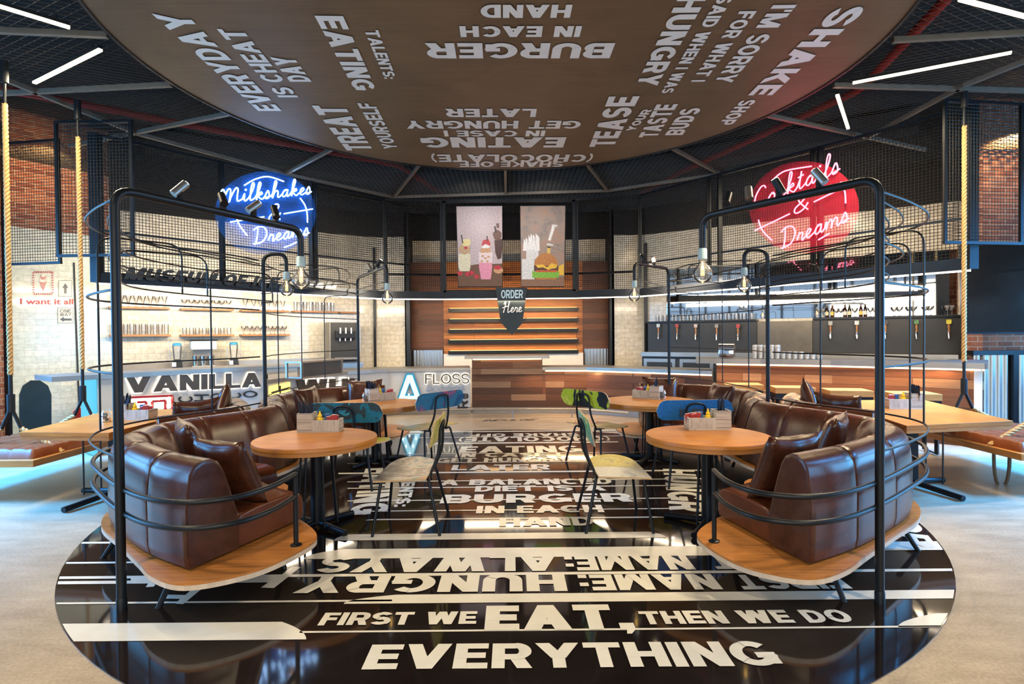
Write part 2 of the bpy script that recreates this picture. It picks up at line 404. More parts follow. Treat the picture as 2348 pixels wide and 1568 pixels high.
def deck(name, stops, scale, rough=.3, base=None):
    """painted skateboard graphic: hard-edged blobs of colour"""
    t = NT(name); v = t.uv(obj=True); a = t.noise(v, scale, 3, .5, .9)
    col = t.ramp(a, stops, const=True)
    b = t.noise(v, 40, 3); col = t.mix(.25, col, t.ramp(b, [(.35, (.3, .3, .3)), (.65, (1.3, 1.3, 1.3))]), 'MULTIPLY')
    t.col(col); return t.set(rough)
M['deck_cyan'] = deck('deck_teal', [(0, (.02, .12, .17)), (.42, (.03, .20, .28)), (.52, (.05, .08, .09)), (.60, (.06, .42, .60)), (.68, (.03, .15, .2))], 2.5)
M['deck_navy'] = deck('deck_navy_rose', [(0, (.02, .09, .20)), (.42, (.03, .16, .28)), (.55, (.10, .12, .24)), (.64, (.36, .09, .16))], 4)
M['deck_lime'] = deck('deck_lime_black', [(0, (.012, .02, .025)), (.47, (.015, .03, .035)), (.5, (.45, .55, .04)), (.62, (.60, .62, .10)), (.72, (.70, .80, .75))], 3.6)
M['deck_blue'] = deck('deck_sky_blue', [(0, (.03, .19, .50)), (.5, (.04, .24, .58)), (.64, (.05, .05, .05)), (.72, (.04, .24, .58))], 1.6)
M['deck_green'] = deck('deck_sea_green', [(0, (.05, .25, .45)), (.42, (.08, .42, .42)), (.53, (.20, .60, .20)), (.62, (.70, .72, .30))], 4)
M['deck_yellow'] = deck('deck_yellow_weave', [(0, (.55, .42, .03)), (.45, (.62, .52, .10)), (.6, (.42, .36, .06)), (.7, (.75, .68, .35))], 7)
M['deck_grey'] = deck('deck_grey_sketch', [(0, (.16, .13, .11)), (.4, (.35, .30, .26)), (.5, (.55, .50, .43)), (.6, (.10, .30, .36)), (.66, (.60, .30, .05)), (.72, (.5, .12, .22))], 5)
M['deck_pale'] = deck('deck_pale_grey', [(0, (.40, .42, .43)), (.42, (.58, .58, .54)), (.55, (.66, .60, .10)), (.66, (.5, .52, .52))], 4)
M['deck_red'] = deck('deck_maroon', [(0, (.25, .03, .02)), (.45, (.33, .05, .03)), (.58, (.60, .50, .12)), (.7, (.65, .58, .36))], 5)
M['maple'] = wood('maple_ply', (.58, .40, .22), (.70, .52, .30), .6, 'x', .4)
def rope():
    t = NT('manila_rope'); a = t.noise(t.uv((30, 30, 30), obj=True), 3, 4)
    t.col(t.ramp(a, [(.3, (.36, .20, .07)), (.7, (.62, .40, .17))])); t.bump(a, .3, .004); return t.set(.8)
M['rope'] = rope()
# ------------------------------------------------------------------ lettering: heavy grotesque capitals made of bars, slants and bows
def glyph(ch, t, w=None):
    h = t*.88; td = t*1.16; out = []
    W = {'I': t, 'M': 1.0, 'W': 1.18, 'A': .92, 'O': .88, 'Q': .88, 'G': .86, 'C': .82, 'S': .76, 'E': .66, 'F': .64, 'L': .64, 'J': .56,
         'T': .74, ',': t, '.': t, ':': t, '(': .34, ')': .34, "'": t*.7, ' ': .34, 'V': .9, 'Y': .88, 'X': .86, 'K': .84, 'Z': .7, '-': .4}
    w = W.get(ch, .78)
    if t < .16 and ch in 'SEFLTBRPHUND': w *= .92
    q = out.append
    def V(x, a=0, b=1): q([(x, a), (x+t, a), (x+t, b), (x, b)])
    def Hb(y, a, b): q([(a, y), (b, y), (b, y+h), (a, y+h)])
    def D(x0, y0, x1, y1, k=td): q([(x0, y0), (x0+k, y0), (x1+k, y1), (x1, y1)])
    def A(cx, cy, rx, ry, a0, a1, n=14):
        for i in range(n):
            p = [math.radians(lerp(a0, a1, (i+k)/n)) for k in (0, 1)]
            ix, iy = max(rx-t, .01), max(ry-h, .01)
            q([(cx+rx*math.cos(p[0]), cy+ry*math.sin(p[0])), (cx+rx*math.cos(p[1]), cy+ry*math.sin(p[1])),
               (cx+ix*math.cos(p[1]), cy+iy*math.sin(p[1])), (cx+ix*math.cos(p[0]), cy+iy*math.sin(p[0]))])
    if ch == 'A': m = w/2-td/2; D(0, 0, m, 1); D(w-td, 0, m, 1); q([(.2*w, .2), (.8*w, .2), (.8*w-.1, .2+h*.85), (.2*w+.1, .2+h*.85)])
    elif ch in 'BRP':
        V(0); r = .30 if t > .16 else .34; c = w-r
        lo = .5-h/2 if ch == 'B' else .44-h/2
        Hb(1-h, 0, c); Hb(lo, 0, c); A(c, (1+lo)/2, r, (1-lo)/2, -90, 90)
        if ch == 'B': Hb(0, 0, c); A(c, (.5+h/2)/2, r, (.5+h/2)/2, -90, 90)
        if ch == 'R': D(w-td*1.02, 0, w*.42, lo+h*.5)
    elif ch == 'C': A(w*.52, .5, w*.52, .5, 42, 318, 22)
    elif ch == 'D': V(0); r = .44; c = w-r; Hb(0, 0, c); Hb(1-h, 0, c); A(c, .5, r, .5, -90, 90, 18)
    elif ch in 'EF':
        V(0); Hb(1-h, 0, w); Hb(.5-h/2, 0, w*.93)
        if ch == 'E': Hb(0, 0, w)
    elif ch == 'G': A(w*.52, .5, w*.52, .5, 45, 352, 24); Hb(.54-h, w*.55, w); q([(w-t, .08), (w, .08), (w, .54), (w-t, .54)])
    elif ch == 'H': V(0); V(w-t); Hb(.5-h/2, 0, w)
    elif ch == 'I': V(0)
    elif ch == 'J': V(w-t, .3, 1); A(w/2, .32, w/2, .32, 180, 360)
    elif ch == 'K': V(0); D(t*.6, .36, w-td, 1); D(w-td, 0, t*.75, .56)
    elif ch == 'L': V(0); Hb(0, 0, w)
    elif ch == 'M': k = td*.95; V(0); V(w-t); D(w/2-k/2, .0, 0, 1, k); D(w/2-k/2, .0, w-k, 1, k)
    elif ch == 'N': V(0); V(w-t); D(w-td, 0, 0, 1)
    elif ch in 'OQ': A(w/2, .5, w/2, .5, 0, 360, 28)
    elif ch == 'S':
        r = .25+h/4; A(w/2, 1-r, w/2, r, 25, 270, 16); A(w/2, r, w/2, r, -155, 90, 16)
    elif ch == 'T': V(w/2-t/2); Hb(1-h, 0, w)
    elif ch == 'U': V(0, .38, 1); V(w-t, .38, 1); A(w/2, .40, w/2, .40, 180, 360, 16)
    elif ch == 'V': D(w/2-td/2, 0, 0, 1); D(w/2-td/2, 0, w-td, 1)
    elif ch == 'W': a = w*.27; D(a-td/2, 0, 0, 1); D(a-td/2, 0, w/2-td/2, 1); D(w-a-td/2, 0, w/2-td/2, 1); D(w-a-td/2, 0, w-td, 1)
    elif ch == 'X': D(0, 0, w-td, 1); D(w-td, 0, 0, 1)
    elif ch == 'Y': V(w/2-t/2, 0, .45); D(w/2-td/2, .38, 0, 1); D(w/2-td/2, .38, w-td, 1)
    elif ch == 'Z': Hb(0, 0, w); Hb(1-h, 0, w); D(0, h*.5, w-td*1.1, 1-h*.5, td*1.1)
    elif ch == ',': q([(0, 0), (t, 0), (t, h), (0, h)]); q([(t*.3, -.16), (t*.62, -.16), (t, 0), (t*.4, 0)])
    elif ch == '.': q([(0, 0), (t, 0), (t, h), (0, h)])
    elif ch == ':': q([(0, 0), (t, 0), (t, h), (0, h)]); q([(0, .52), (t, .52), (t, .52+h), (0, .52+h)])
    elif ch == '-': Hb(.45, 0, w)
    elif ch == "'": q([(0, .66), (t*.6, .66), (t*.7, 1), (0, 1)])
    elif ch in '()':
        s = 1 if ch == '(' else -1
        for i in range(8):
            p = [math.radians(lerp(115, 245, (i+k)/8)) for k in (0, 1)]
            f = lambda r, a: (w/2+s*(.25+r*math.cos(a)*.62), .45+(r+.08)*math.sin(a)*1.05)
            q([f(.56, p[0]), f(.56, p[1]), f(.56-t*.75, p[1]), f(.56-t*.75, p[0])])
    return w, out
def text2d(s, t=.25, gap=.08, shear=0, word=None):
    """polygons of a line of capitals, scaled into the unit square"""
    x = 0; polys = []; k = 0
    for ch in s:
        w, g = glyph(ch, t)
        if ch == ' ': k += 1
        if word is None or word == k: polys += [[(px+x+shear*py, py) for px, py in p] for p in g]
        x += w+gap
    x -= gap
    return x, polys
def put_text(mb, s, o, u, v, t=.25, gap=.08, depth=0.0, lift=.0015, shear=0, word=None):
    """a line of capitals in the plane: o = start of the baseline, u = the whole baseline, v = the cap height"""
    o, u, v = Vector(o), Vector(u), Vector(v); n = u.cross(v).normalized()
    L, polys = text2d(s, t, gap, shear, word)
    for i0, p in enumerate(polys):
        pts = [o+u*(x/L)+v*y+n*(.00025*(i0 % 9)) for x, y in p]; k = len(pts)
        if depth: mb.add([q+n*lift for q in pts]+[q+n*(lift+depth) for q in pts], [tuple(range(k))[::-1], tuple(range(k, 2*k))]+[(i, (i+1) % k, k+(i+1) % k, k+i) for i in range(k)])
        else:
            a = (pts[1]-pts[0]).cross(pts[2]-pts[0])
            mb.add([q+n*lift for q in pts], [tuple(range(k)) if a.dot(n) > 0 else tuple(range(k))[::-1]])
def px_text(mb, s, bs, be, ts, z, word=None, t=.25, gap=.08):
    """a line of capitals on the level plane z, measured by baseline start, baseline end and cap line"""
    a, b, c = atz(*bs, z), atz(*be, z), atz(*ts, z); u = b-a; v = c-a; v = v-u*(v.dot(u)/u.length_squared)
    put_text(mb, s, a, u, v, t, gap, lift=.003, word=word)
# single-stroke script letters for the neon and the arrow sign (em box: x height .42, ascender 1)
SCRIPT = {
 'M': (.95, [[(0, .62), (.08, .78), (.16, .6), (.14, .2), (.1, 0), (.16, .3), (.3, .75), (.4, .72), (.42, .4), (.4, .02), (.46, .35), (.62, .78), (.72, .7), (.72, .3), (.76, .04), (.95, .12)]]),
 'i': (.26, [[(0, .1), (.08, .42), (.09, .1), (.14, 0), (.26, .12)], [(.1, .6), (.13, .64), (.1, .66), (.09, .61)]]),
 'l': (.3, [[(0, .1), (.14, .5), (.2, .9), (.13, 1), (.08, .7), (.09, .12), (.15, 0), (.3, .12)]]),
 'k': (.44, [[(0, .1), (.14, .5), (.2, .9), (.13, 1), (.09, .7), (.08, 0), (.12, .26), (.26, .42), (.3, .3), (.14, .22), (.24, .06), (.34, 0), (.44, .12)]]),
 's': (.3, [[(0, .1), (.12, .46), (.2, .25), (.2, .06), (.1, 0), (.04, .06), (.3, .12)]]),
 'h': (.48, [[(0, .1), (.14, .5), (.2, .9), (.13, 1), (.09, .7), (.07, 0), (.14, .3), (.26, .42), (.32, .28), (.32, .06), (.38, 0), (.48, .12)]]),
 'a': (.44, [[(0, .1), (.06, .2), (.16, .40), (.28, .40), (.12, .34), (.06, .12), (.14, 0), (.26, .12), (.3, .4), (.29, .1), (.34, 0), (.44, .12)]]),
 'e': (.36, [[(0, .1), (.16, .2), (.24, .34), (.16, .42), (.07, .28), (.08, .08), (.18, 0), (.36, .12)]]),
 'D': (.75, [[(.18, .98), (.2, .5), (.16, .02), (.06, .06), (.2, .02), (.5, .1), (.64, .5), (.5, .88), (.2, .98), (0, .84)]]),
 'r': (.32, [[(0, .1), (.08, .42), (.1, .38), (.22, .36), (.2, .08), (.24, 0), (.32, .12)]]),
 'm': (.64, [[(0, .1), (.06, .4), (.08, 0), (.12, .28), (.22, .42), (.27, .3), (.27, 0), (.32, .28), (.42, .42), (.48, .3), (.48, .06), (.54, 0), (.64, .12)]]),
 'C': (.62, [[(.5, .8), (.42, .95), (.26, .92), (.08, .6), (.06, .22), (.2, .0), (.4, .04), (.62, .14)]]),
 'o': (.4, [[(0, .1), (.06, .26), (.18, .42), (.06, .24), (.1, .02), (.22, .02), (.3, .24), (.22, .42), (.26, .3), (.4, .3)]]),
 'c': (.36, [[(0, .1), (.1, .3), (.2, .42), (.26, .36), (.16, .42), (.06, .22), (.12, 0), (.22, 0), (.36, .12)]]),
 't': (.3, [[(0, .1), (.12, .5), (.14, .8), (.1, .2), (.15, 0), (.3, .12)], [(.02, .56), (.24, .6)]]),
 '&': (.6, [[(.55, .02), (.2, .55), (.22, .82), (.34, .86), (.4, .72), (.3, .5), (.1, .28), (.08, .08), (.2, 0), (.4, .12), (.52, .38)]]),
 'H': (.72, [[(.1, .72), (.2, .96), (.22, .6), (.14, 0)], [(.0, .4), (.3, .52), (.56, .56)], [(.56, .98), (.5, .5), (.5, .06), (.58, 0), (.72, .12)]]),
}
def script2d(s):
    x = 0; out = []
    for ch in s:
        w, st = SCRIPT[ch]; out += [[(px+x+.12*py, py) for px, py in p] for p in st]; x += w
    return x, out
def put_script(mb, s, o, u, v, r, off=(0, 0, 0), n=5):
    o, u, v, off = Vector(o), Vector(u), Vector(v), Vector(off); L, st = script2d(s)
    for p in st: mb.tube(catmull([o+off+u*(x/L)+v*y for x, y in p], n), r, 6)
# ------------------------------------------------------------------ the setting
def wall_obj(name, a, b, z0, z1, mat, th=.15):
    return struct(MB().wall(a, b, z0, z1, th).build(name, M[mat], smooth=0))
fl = MB().box(-10, 10, -5.5, 14.5, -.12, 0); struct(fl.build('floor', M['concrete'], smooth=0))
ML0, ML1 = (-7.85, 8.62), (-7.05, 9.75)       # tiled wall beside the left swing
BL0, BL1 = (-7.05, 9.75), (-3.45, 12.62)      # tiled wall behind the left counter
wall_obj('wall_left', (-7.85, 7.4), ML0, 0, 5.2, 'brick')
# the face looks to the room: build from right to left where needed
wall_obj('wall_left_tiled', ML0, ML1, 0, 3.35, 'tile2')
wall_obj('wall_left_upper', ML0, ML1, 3.35, 5.2, 'brick', .12)
wall_obj('wall_left_counter', BL0, BL1, 0, 3.85, 'tile')
wall_obj('wall_left_counter_upper', BL0, BL1, 3.85, 5.2, 'slab')
wall_obj('wall_back_left_return', BL1, (-3.12, 12.75), 0, 3.85, 'tile')
wall_obj('wall_back_left', (-3.12, 12.75), (-2.40, 12.75), 0, 3.85, 'tile')
wall_obj('wall_back_left_boards', (-2.40, 13.02), (-1.60, 13.02), 0, 3.3, 'plank_side')
wall_obj('wall_back', (-1.60, 13.0), (1.66, 13.0), 0, 3.3, 'plank_back')
wall_obj('wall_back_right_boards', (1.66, 13.02), (2.30, 13.02), 0, 3.3, 'plank_side')
wall_obj('wall_back_right', (2.30, 12.75), (3.08, 12.75), 0, 3.85, 'tile')
wall_obj('wall_back_upper', (-3.2, 13.3), (3.3, 13.3), 3.0, 3.85, 'tile', .1); wall_obj('wall_back_bulkhead', (-3.2, 13.3), (3.3, 13.3), 3.85, 5.2, 'slab', .1)
BR0, BR1 = (3.0, 12.45), (7.75, 9.45)         # wall behind the bar
wall_obj('wall_right_bar', BR0, BR1, 0, 3.0, 'tile')
wall_obj('wall_right_bar_upper', BR0, BR1, 3.0, 3.8, 'tile'); wall_obj('wall_right_bar_bulkhead', BR0, BR1, 3.8, 5.2, 'slab')
wall_obj('wall_right_return', BR1, (7.2, 8.7), 0, 5.2, 'brick')
wall_obj('wall_right_pillar', (7.2, 8.7), (9.6, 8.7), 1.27, 5.2, 'brick')
wall_obj('wall_right', (9.6, 8.7), (9.6, -5), 0, .8, 'brick')
wall_obj('wall_left_sill', (-8.9, -5), (-8.9, 7.4), 0, .7, 'brick')
struct(MB().box(-8.9, -7.85, 7.25, 7.4, 0, 5.2).build('wall_left_return', M['brick'], smooth=0))
wall_obj('wall_front', (9.6, -5.1), (-8.9, -5.1), 0, .35, 'brick')
wall_obj('wall_front_upper', (9.6, -5.1), (-8.9, -5.1), 4.2, 5.2, 'slab')
struct(MB().box(-10, 10, -5.5, 14.5, 5.2, 5.35).build('ceiling', M['slab'], smooth=0))
for _a, _b in ((BL1, (-3.12, 12.75)), ((-3.12, 12.75), (-2.40, 12.75)), ((2.30, 12.75), (3.08, 12.75))): wall_obj('wall_back_bulkhead', _a, _b, 3.85, 5.2, 'slab')
struct(MB().box(-2.46, -2.36, 12.75, 13.35, 0, 5.2).build('wall_back_left_jamb', M['slab'], smooth=0)); struct(MB().box(2.26, 2.36, 12.75, 13.35, 0, 5.2).build('wall_back_right_jamb', M['slab'], smooth=0))
# posts and corner trims on the back wall
def trim(a, b, z0, z1, w=.06, mat='black', name='trim_1'):
    return struct(MB().bar((*a, z0), (*b, z1), w, w).build(name, M[mat], smooth=0))
trim((-3.14, 12.70), (-3.14, 12.70), 0, 3.6, .05, name='trim_1'); trim((-2.37, 12.70), (-2.37, 12.70), 0, 3.6, .09, name='trim_2')
trim((2.27, 12.70), (2.27, 12.70), 0, 3.6, .05, name='trim_3'); trim((3.0, 12.40), (3.0, 12.40), 0, 3.6, .07, name='trim_4')
trim((-7.82, 8.58), (-7.82, 8.58), 0, 4.9, .06, name='trim_5')
# window bars behind the camera and at the sides: tall dark mullions
for i, x in enumerate([-7.5+1.9*k for k in range(9)]):
    struct(MB().box(x-.04, x+.04, -5.2, -5.1, .35, 4.2).build('window_%d' % (i+1), M['black'], smooth=0))
for i, y in enumerate([-4.6+1.7*k for k in range(8)]):
    struct(MB().box(-8.99, -8.91, y-.04, y+.04, .7, 5.2).build('window_%d' % (i+10), M['black'], smooth=0))
    if y < 8: struct(MB().box(9.62, 9.70, y-.04, y+.04, .8, 5.2).build('window_%d' % (i+20), M['black'], smooth=0))
# corrugated sheets
def corrugated(name, a, b, z0, z1, pitch=.075, amp=.014):
    a, b = Vector((*a, 0)), Vector((*b, 0)); d = (b-a); L = d.length; d.normalize(); n = Vector((-d.y, d.x, 0))
    N = int(L/pitch*8); vs = []
    for i in range(N+1):
        p = a+d*(L*i/N)+n*(amp*math.cos(2*PI*i/8))
        vs += [p+Vector((0, 0, z0)), p+Vector((0, 0, z1))]
    o = MB().add(vs, [(2*i, 2*i+2, 2*i+3, 2*i+1) for i in range(N)]).build(name, M['corr'], smooth=60)
    return o
M['corr'] = plain('galvanised_sheet', (.52, .56, .58), .30, .85, .1, 2)
struct(corrugated('wall_back_left_corrugated', (-2.33, 12.96), (-1.62, 12.96), 0, 1.24))
struct(corrugated('wall_back_right_corrugated', (1.70, 12.96), (2.24, 12.96), 0, 1.24))
struct(corrugated('wall_right_corrugated', (7.2, 8.62), (9.6, 8.62), 0, 1.2, .11, .02))
struct(MB().box(7.15, 9.6, 8.58, 8.72, 1.2, 1.27).build('trim_6', M['black'], smooth=0))
struct(MB().box(7.74, 7.82, 8.54, 8.62, 0, 1.2).build('trim_7', M['black'], smooth=0))
# ------------------------------------------------------------------ overhead: wire ceiling, its bars, pipes and ducts
ZC = 4.42
def wire_grid(mb, fx, L, Hh, pitch, r, diag=False):
    """square net: fx(s, h) gives the point"""
    k = r*.9
    def w(p, q, side, nn):
        a = [p+side, p+nn, p-side, p-nn]; b = [q+side, q+nn, q-side, q-nn]
        mb.add(a+b, [(i, (i+1) % 4, 4+(i+1) % 4, 4+i) for i in range(4)])
    o = fx(0, 0); ex = (fx(L, 0)-o).normalized(); ey = (fx(0, Hh)-o).normalized(); n = ex.cross(ey).normalized()*k
    for i in range(int(L/pitch)+1): w(fx(i*pitch, 0), fx(i*pitch, Hh), ex*k, n)
    for j in range(int(Hh/pitch)+1): w(fx(0, j*pitch), fx(L, j*pitch), ey*k, n)
cm = MB(); X0, X1, Y0, Y1 = -8.9, 9.4, .5, 12.9
def dwire(a, b):
    d = (b-a).normalized(); s = Vector((-d.y, d.x, 0))*.010; z = Vector((0, 0, .016))
    cm.add([a-s-z*.5, a+s+z*.5, b+s+z*.5, b-s-z*.5], [(0, 1, 2, 3)])
SL = .5; step = .085; c = Y0-SL*(X1-X0)
while c < Y1+SL*(X1-X0):
    for sg in (1, -1):
        # line y = c' + sg*SL*(x-X0), clipped to the rectangle
        cc = c if sg == 1 else c+0
        xa, xb = X0, X1
        f = lambda x: cc+sg*SL*(x-X0)
        if sg == 1: lo, hi = max(xa, X0+(Y0-cc)/SL), min(xb, X0+(Y1-cc)/SL)
        else: lo, hi = max(xa, X0+(cc-Y1)/SL), min(xb, X0+(cc-Y0)/SL)
        if hi > lo+.02: dwire(Vector((lo, f(lo), ZC)), Vector((hi, f(hi), ZC)))
    c += step
o = cm.build('expanded_metal_ceiling', M['ceilwire'], smooth=0, fix=False); struct(o)
DC = Vector((-.055, 5.66, 0)); DR = 3.63; ZD = 4.335
OUT = [(-5.7, 4.6), (-5.46, 5.97), (-5.13, 7.62), (-3.88, 9.59), (-2.36, 11.25), (1.9, 10.9), (3.7, 9.83), (5.17, 8.05), (5.2, 6.38), (5.45, 5.6), (5.6, 4.4)]
b = MB()
for p, q in zip(OUT, OUT[1:]): b.bar((*p, ZC-.03), (*q, ZC-.03), .045, .05)
for x, y in OUT[2:-3]+[(-.1, 11.1)]:
    v = Vector((x, y, 0)); d = (v-DC).normalized(); p = DC+d*(DR-.02); e = v if abs(x) < 5 else v+d*1.4
    b.bar((p.x, p.y, ZC-.025), (e.x, e.y, ZC-.025), .045, .05)
for x0, y0, x1, y1 in ((-3.72, 5.17, -4.9, 5.05), (3.7, 5.38, 5.6, 5.2), (-3.75, 6.18, -6.2, 6.4), (3.69, 6.35, 6.9, 6.6)): b.bar((x0, y0, ZC-.03), (x1, y1, ZC-.03), .045, .05)
struct(b.build('trim_8', M['galv'], smooth=0))
# pipes and ducts seen through the net
def pipe(pts, r, mat, name, label, cat): tag(MB().tube(round_path(pts, .2), r, 10).build(name, M[mat], smooth=60), label, cat)
pipe([(-8.5, 5.0, 4.62), (-2, 9.9, 4.62), (-1.2, 12.9, 4.62)], .05, 'redpipe', 'sprinkler_pipe', 'red sprinkler pipe above the wire ceiling, left of the round ceiling panel', 'pipe')
pipe([(3.9, 4.6, 4.62), (4.4, 7.0, 4.62), (3.2, 10.5, 4.62), (2.8, 12.0, 4.62)], .05, 'redpipe', 'sprinkler_pipe', 'red sprinkler pipe above the wire ceiling, right of the round ceiling panel', 'pipe')
tag(MB().bar((-6.3, 9.6, 4.98), (-1.5, 12.6, 4.98), .5, .3).build('air_duct', M['duct'], smooth=0), 'dark square air duct above the wire ceiling on the left', 'duct')
tag(MB().bar((1.6, 12.2, 4.98), (6.6, 9.0, 4.98), .5, .3).build('air_duct', M['duct'], smooth=0), 'dark square air duct above the wire ceiling on the right', 'duct')

# ------------------------------------------------------------------ the round ceiling panel with its sayings
cd = thing('round_ceiling_panel', 'huge round bronze-brown ceiling panel printed with white sayings', 'ceiling panel', (DC.x, DC.y, ZD))
circ = [(DC.x+DR*math.cos(2*PI*k/128), DC.y+DR*math.sin(2*PI*k/128)) for k in range(128)]
MB().prism([(DC.x+(DR-.03)*math.cos(2*PI*k/128), DC.y+(DR-.03)*math.sin(2*PI*k/128)) for k in range(128)], ZD, ZD+.04).build('panel', M['bronzeboard'], cd, smooth=20)
rim = MB(); ring = []
for k in range(129):
    a = 2*PI*k/128; e = Vector((math.cos(a), math.sin(a), 0)); c0 = Vector((DC.x, DC.y, 0))
    ring.append([c0+e*(DR-.03)+Vector((0, 0, ZD-.012)), c0+e*DR+Vector((0, 0, ZD-.012)), c0+e*DR+Vector((0, 0, ZD+.07)), c0+e*(DR-.03)+Vector((0, 0, ZD+.07))])
rim.sweep(ring, caps=False).build('rim', M['black'], cd, smooth=30)
CEIL = [('BURGER', (1411, 97), (973, 97), (1403, 132)), ('IN EACH', (1335, 58), (1053, 58), (1331, 83)), ('HAND', (1313, 9), (1101, 9), (1309, 39)),
 ('LATER', (1231, 248), (1020, 248), (1229, 267)), ('GET HUNGRY', (1335, 275.5), (925, 275.5), (1331, 293.5)), ('IN CASE I', (1251, 298), (1016, 298), (1249, 311.5)),
 ('EATING', (1299, 313.5), (962, 313.5), (1295, 337)), ('(CHOCOLATE)', (1366, 353), (983, 353), (1362, 370)), ('SHAKE OFF', (1294, 369), (1052, 369), (1291, 381.5)),
 ('TREAT', (856, 344), (790, 241), (797, 346)), ('YOURSELF', (913, 340), (858.6, 235), (884, 345)), ('EATING', (721, 34), (813, 205), (786, 34)),
 ('TALENTS:', (835, 67), (882, 179), (866, 65)), ('EVERYDAY', (646, 253), (425, 29), (592, 253)), ('IS CHEAT', (684, 222), (555, 65), (639, 222)),
 ('DAY', (714.5, 186), (673, 129), (666, 187)), ('TEASE', (1407, 335), (1467, 219), (1351, 336)), ('YOUR', (1454, 299), (1496, 250), (1429, 306)),
 ('TASTE', (1506, 313), (1555, 237), (1465, 312)), ('BUDS', (1565, 308), (1610, 246), (1525, 308)), ('HUNGRY', (1558, -12), (1458, 195), (1624, -12)),
 ('SAID WHEN I WAS', (1650, -14), (1515, 212), (1686, -14)), ('FOR WHAT I', (1696, 24), (1584, 186), (1737, 22)), ("I'M SORRY", (1773, 10), (1636, 188), (1827, 10)),
 ('SHAKE', (1918, 14), (1715, 217), (1993, 14)), ('SHOP', (1700, 228), (1646, 285), (1738, 226))]
for s, bs, be, ts in CEIL:
    for w in range(len(s.split())):
        mb = MB(); px_text(mb, s, bs, be, ts, ZD, w, t=.25 if len(s) < 8 else .23)
        mb.v = [Vector((p.x, p.y, ZD-.003-abs(p.z-ZD-.003)*.6)) for p in mb.v]
        mb.build('lettering', M['lettering'], cd, smooth=0, fix=False)

# ------------------------------------------------------------------ the round floor graphic
FC = Vector((-.055, 5.62, 0)); FR = 3.56; ZF = .006
fd = thing('round_floor_graphic', 'huge round glossy black floor graphic with cream stripes and sayings', 'floor graphic', (FC.x, FC.y, 0))
MB().prism([(FC.x+FR*math.cos(2*PI*k/128), FC.y+FR*math.sin(2*PI*k/128)) for k in range(128)], 0, ZF).build('disc', M['resin'], fd, smooth=20)
def edge_x(Y, side):
    q = FR*FR-(Y-FC.y)**2; return FC.x+side*math.sqrt(max(q, 0))
def stripe(pt, pb, xl=None, xr=None, cl=0, cr=0, ref=1156):
    """cream band between two picture heights; ends at the disc or at a picture x, chamfered by cl / cr pixels"""
    Yt, Yb = atz(ref, pt).y, atz(ref, pb).y
    n = 8; pl = []; pr = []
    for i in range(n+1):
        Y = lerp(Yb, Yt, i/n); k = i/n
        l = edge_x(Y, -1)+.01 if xl is None else atz(xl+cl*k*k, lerp(pb, pt, k)).x
        r = edge_x(Y, 1)-.01 if xr is None else atz(xr-cr*k*k, lerp(pb, pt, k)).x
        pl.append((l, Y)); pr.append((r, Y))
    o = MB().add([Vector((x, y, ZF+.002)) for x, y in pl+pr[::-1]], [tuple(range(2*n+2))[::-1]])
    o.build('stripe', M['floorwhite'], fd, smooth=0, fix=False)
stripe(1446, 1450, 690, None); stripe(1424, 1465, None, 705, 0, 55); stripe(1418, 1449, 2070, None, 90, 0)
stripe(1364, 1384, 790, None, 120, 0); stripe(1375, 1379, None, 900); stripe(1315, 1321, None, None); stripe(1326, 1333, None, 640)
stripe(1258, 1280, 700, 1700, 90, 0); stripe(1252, 1272, 1990, None); stripe(1282, 1286, None, 330); stripe(1236, 1240, None, 300)
stripe(1224, 1238, 770, 1530, 30, 40); stripe(1189, 1192, 840, 1560, 30, 60); stripe(1170, 1172, 820, 1560); stripe(1146, 1148, 800, 1560); stripe(1117, 1119, 800, 1600)
stripe(1102, 1104, 800, 1620); stripe(1082, 1085, 780, 1640); stripe(1060, 1061.5, 800, 1560); stripe(1040, 1041, 900, 1500); stripe(1015, 1018, 1000, 1420); stripe(1002, 1003, 960, 1440)
stripe(989, 991, 820, 1500)
def floor_text(s, xl, xr, yf, yn, rot=False, t=.25, ref=1156):
    a, b = atz(xl, (yf+yn)/2), atz(xr, (yf+yn)/2); Yf, Yn = atz((xl+xr)/2, yf).y, atz((xl+xr)/2, yn).y
    z = ZF+.002
    for w in range(len(s.split())):
        mb = MB()
        if not rot: put_text(mb, s, (a.x, Yn, z), (b.x-a.x, 0, 0), (0, Yf-Yn, 0), t, word=w)
        else: put_text(mb, s, (b.x, Yf, z), (a.x-b.x, 0, 0), (0, Yn-Yf, 0), t, word=w)
        mb.build('lettering', M['floorwhite'], fd, smooth=0, fix=False)
floor_text('EVERYTHING', 843, 1780, 1478, 1535); floor_text('EAT,', 1113, 1447, 1391, 1448, t=.28)
floor_text('FIRST WE', 738, 1093, 1407, 1436); floor_text('THEN WE DO', 1468, 1950, 1403, 1433)
floor_text('HUNGRY', 690, 1298, 1320, 1361, True); floor_text('NAME:', 1328, 1645, 1320, 1356, True); floor_text('FIRST', 1690, 1935, 1320, 1354, True)
floor_text('ALWAYS', 735, 1278, 1276, 1314, True); floor_text('NAME:', 1296, 1585, 1278, 1310, True); floor_text('LAST', 1632, 1850, 1279, 1307, True)
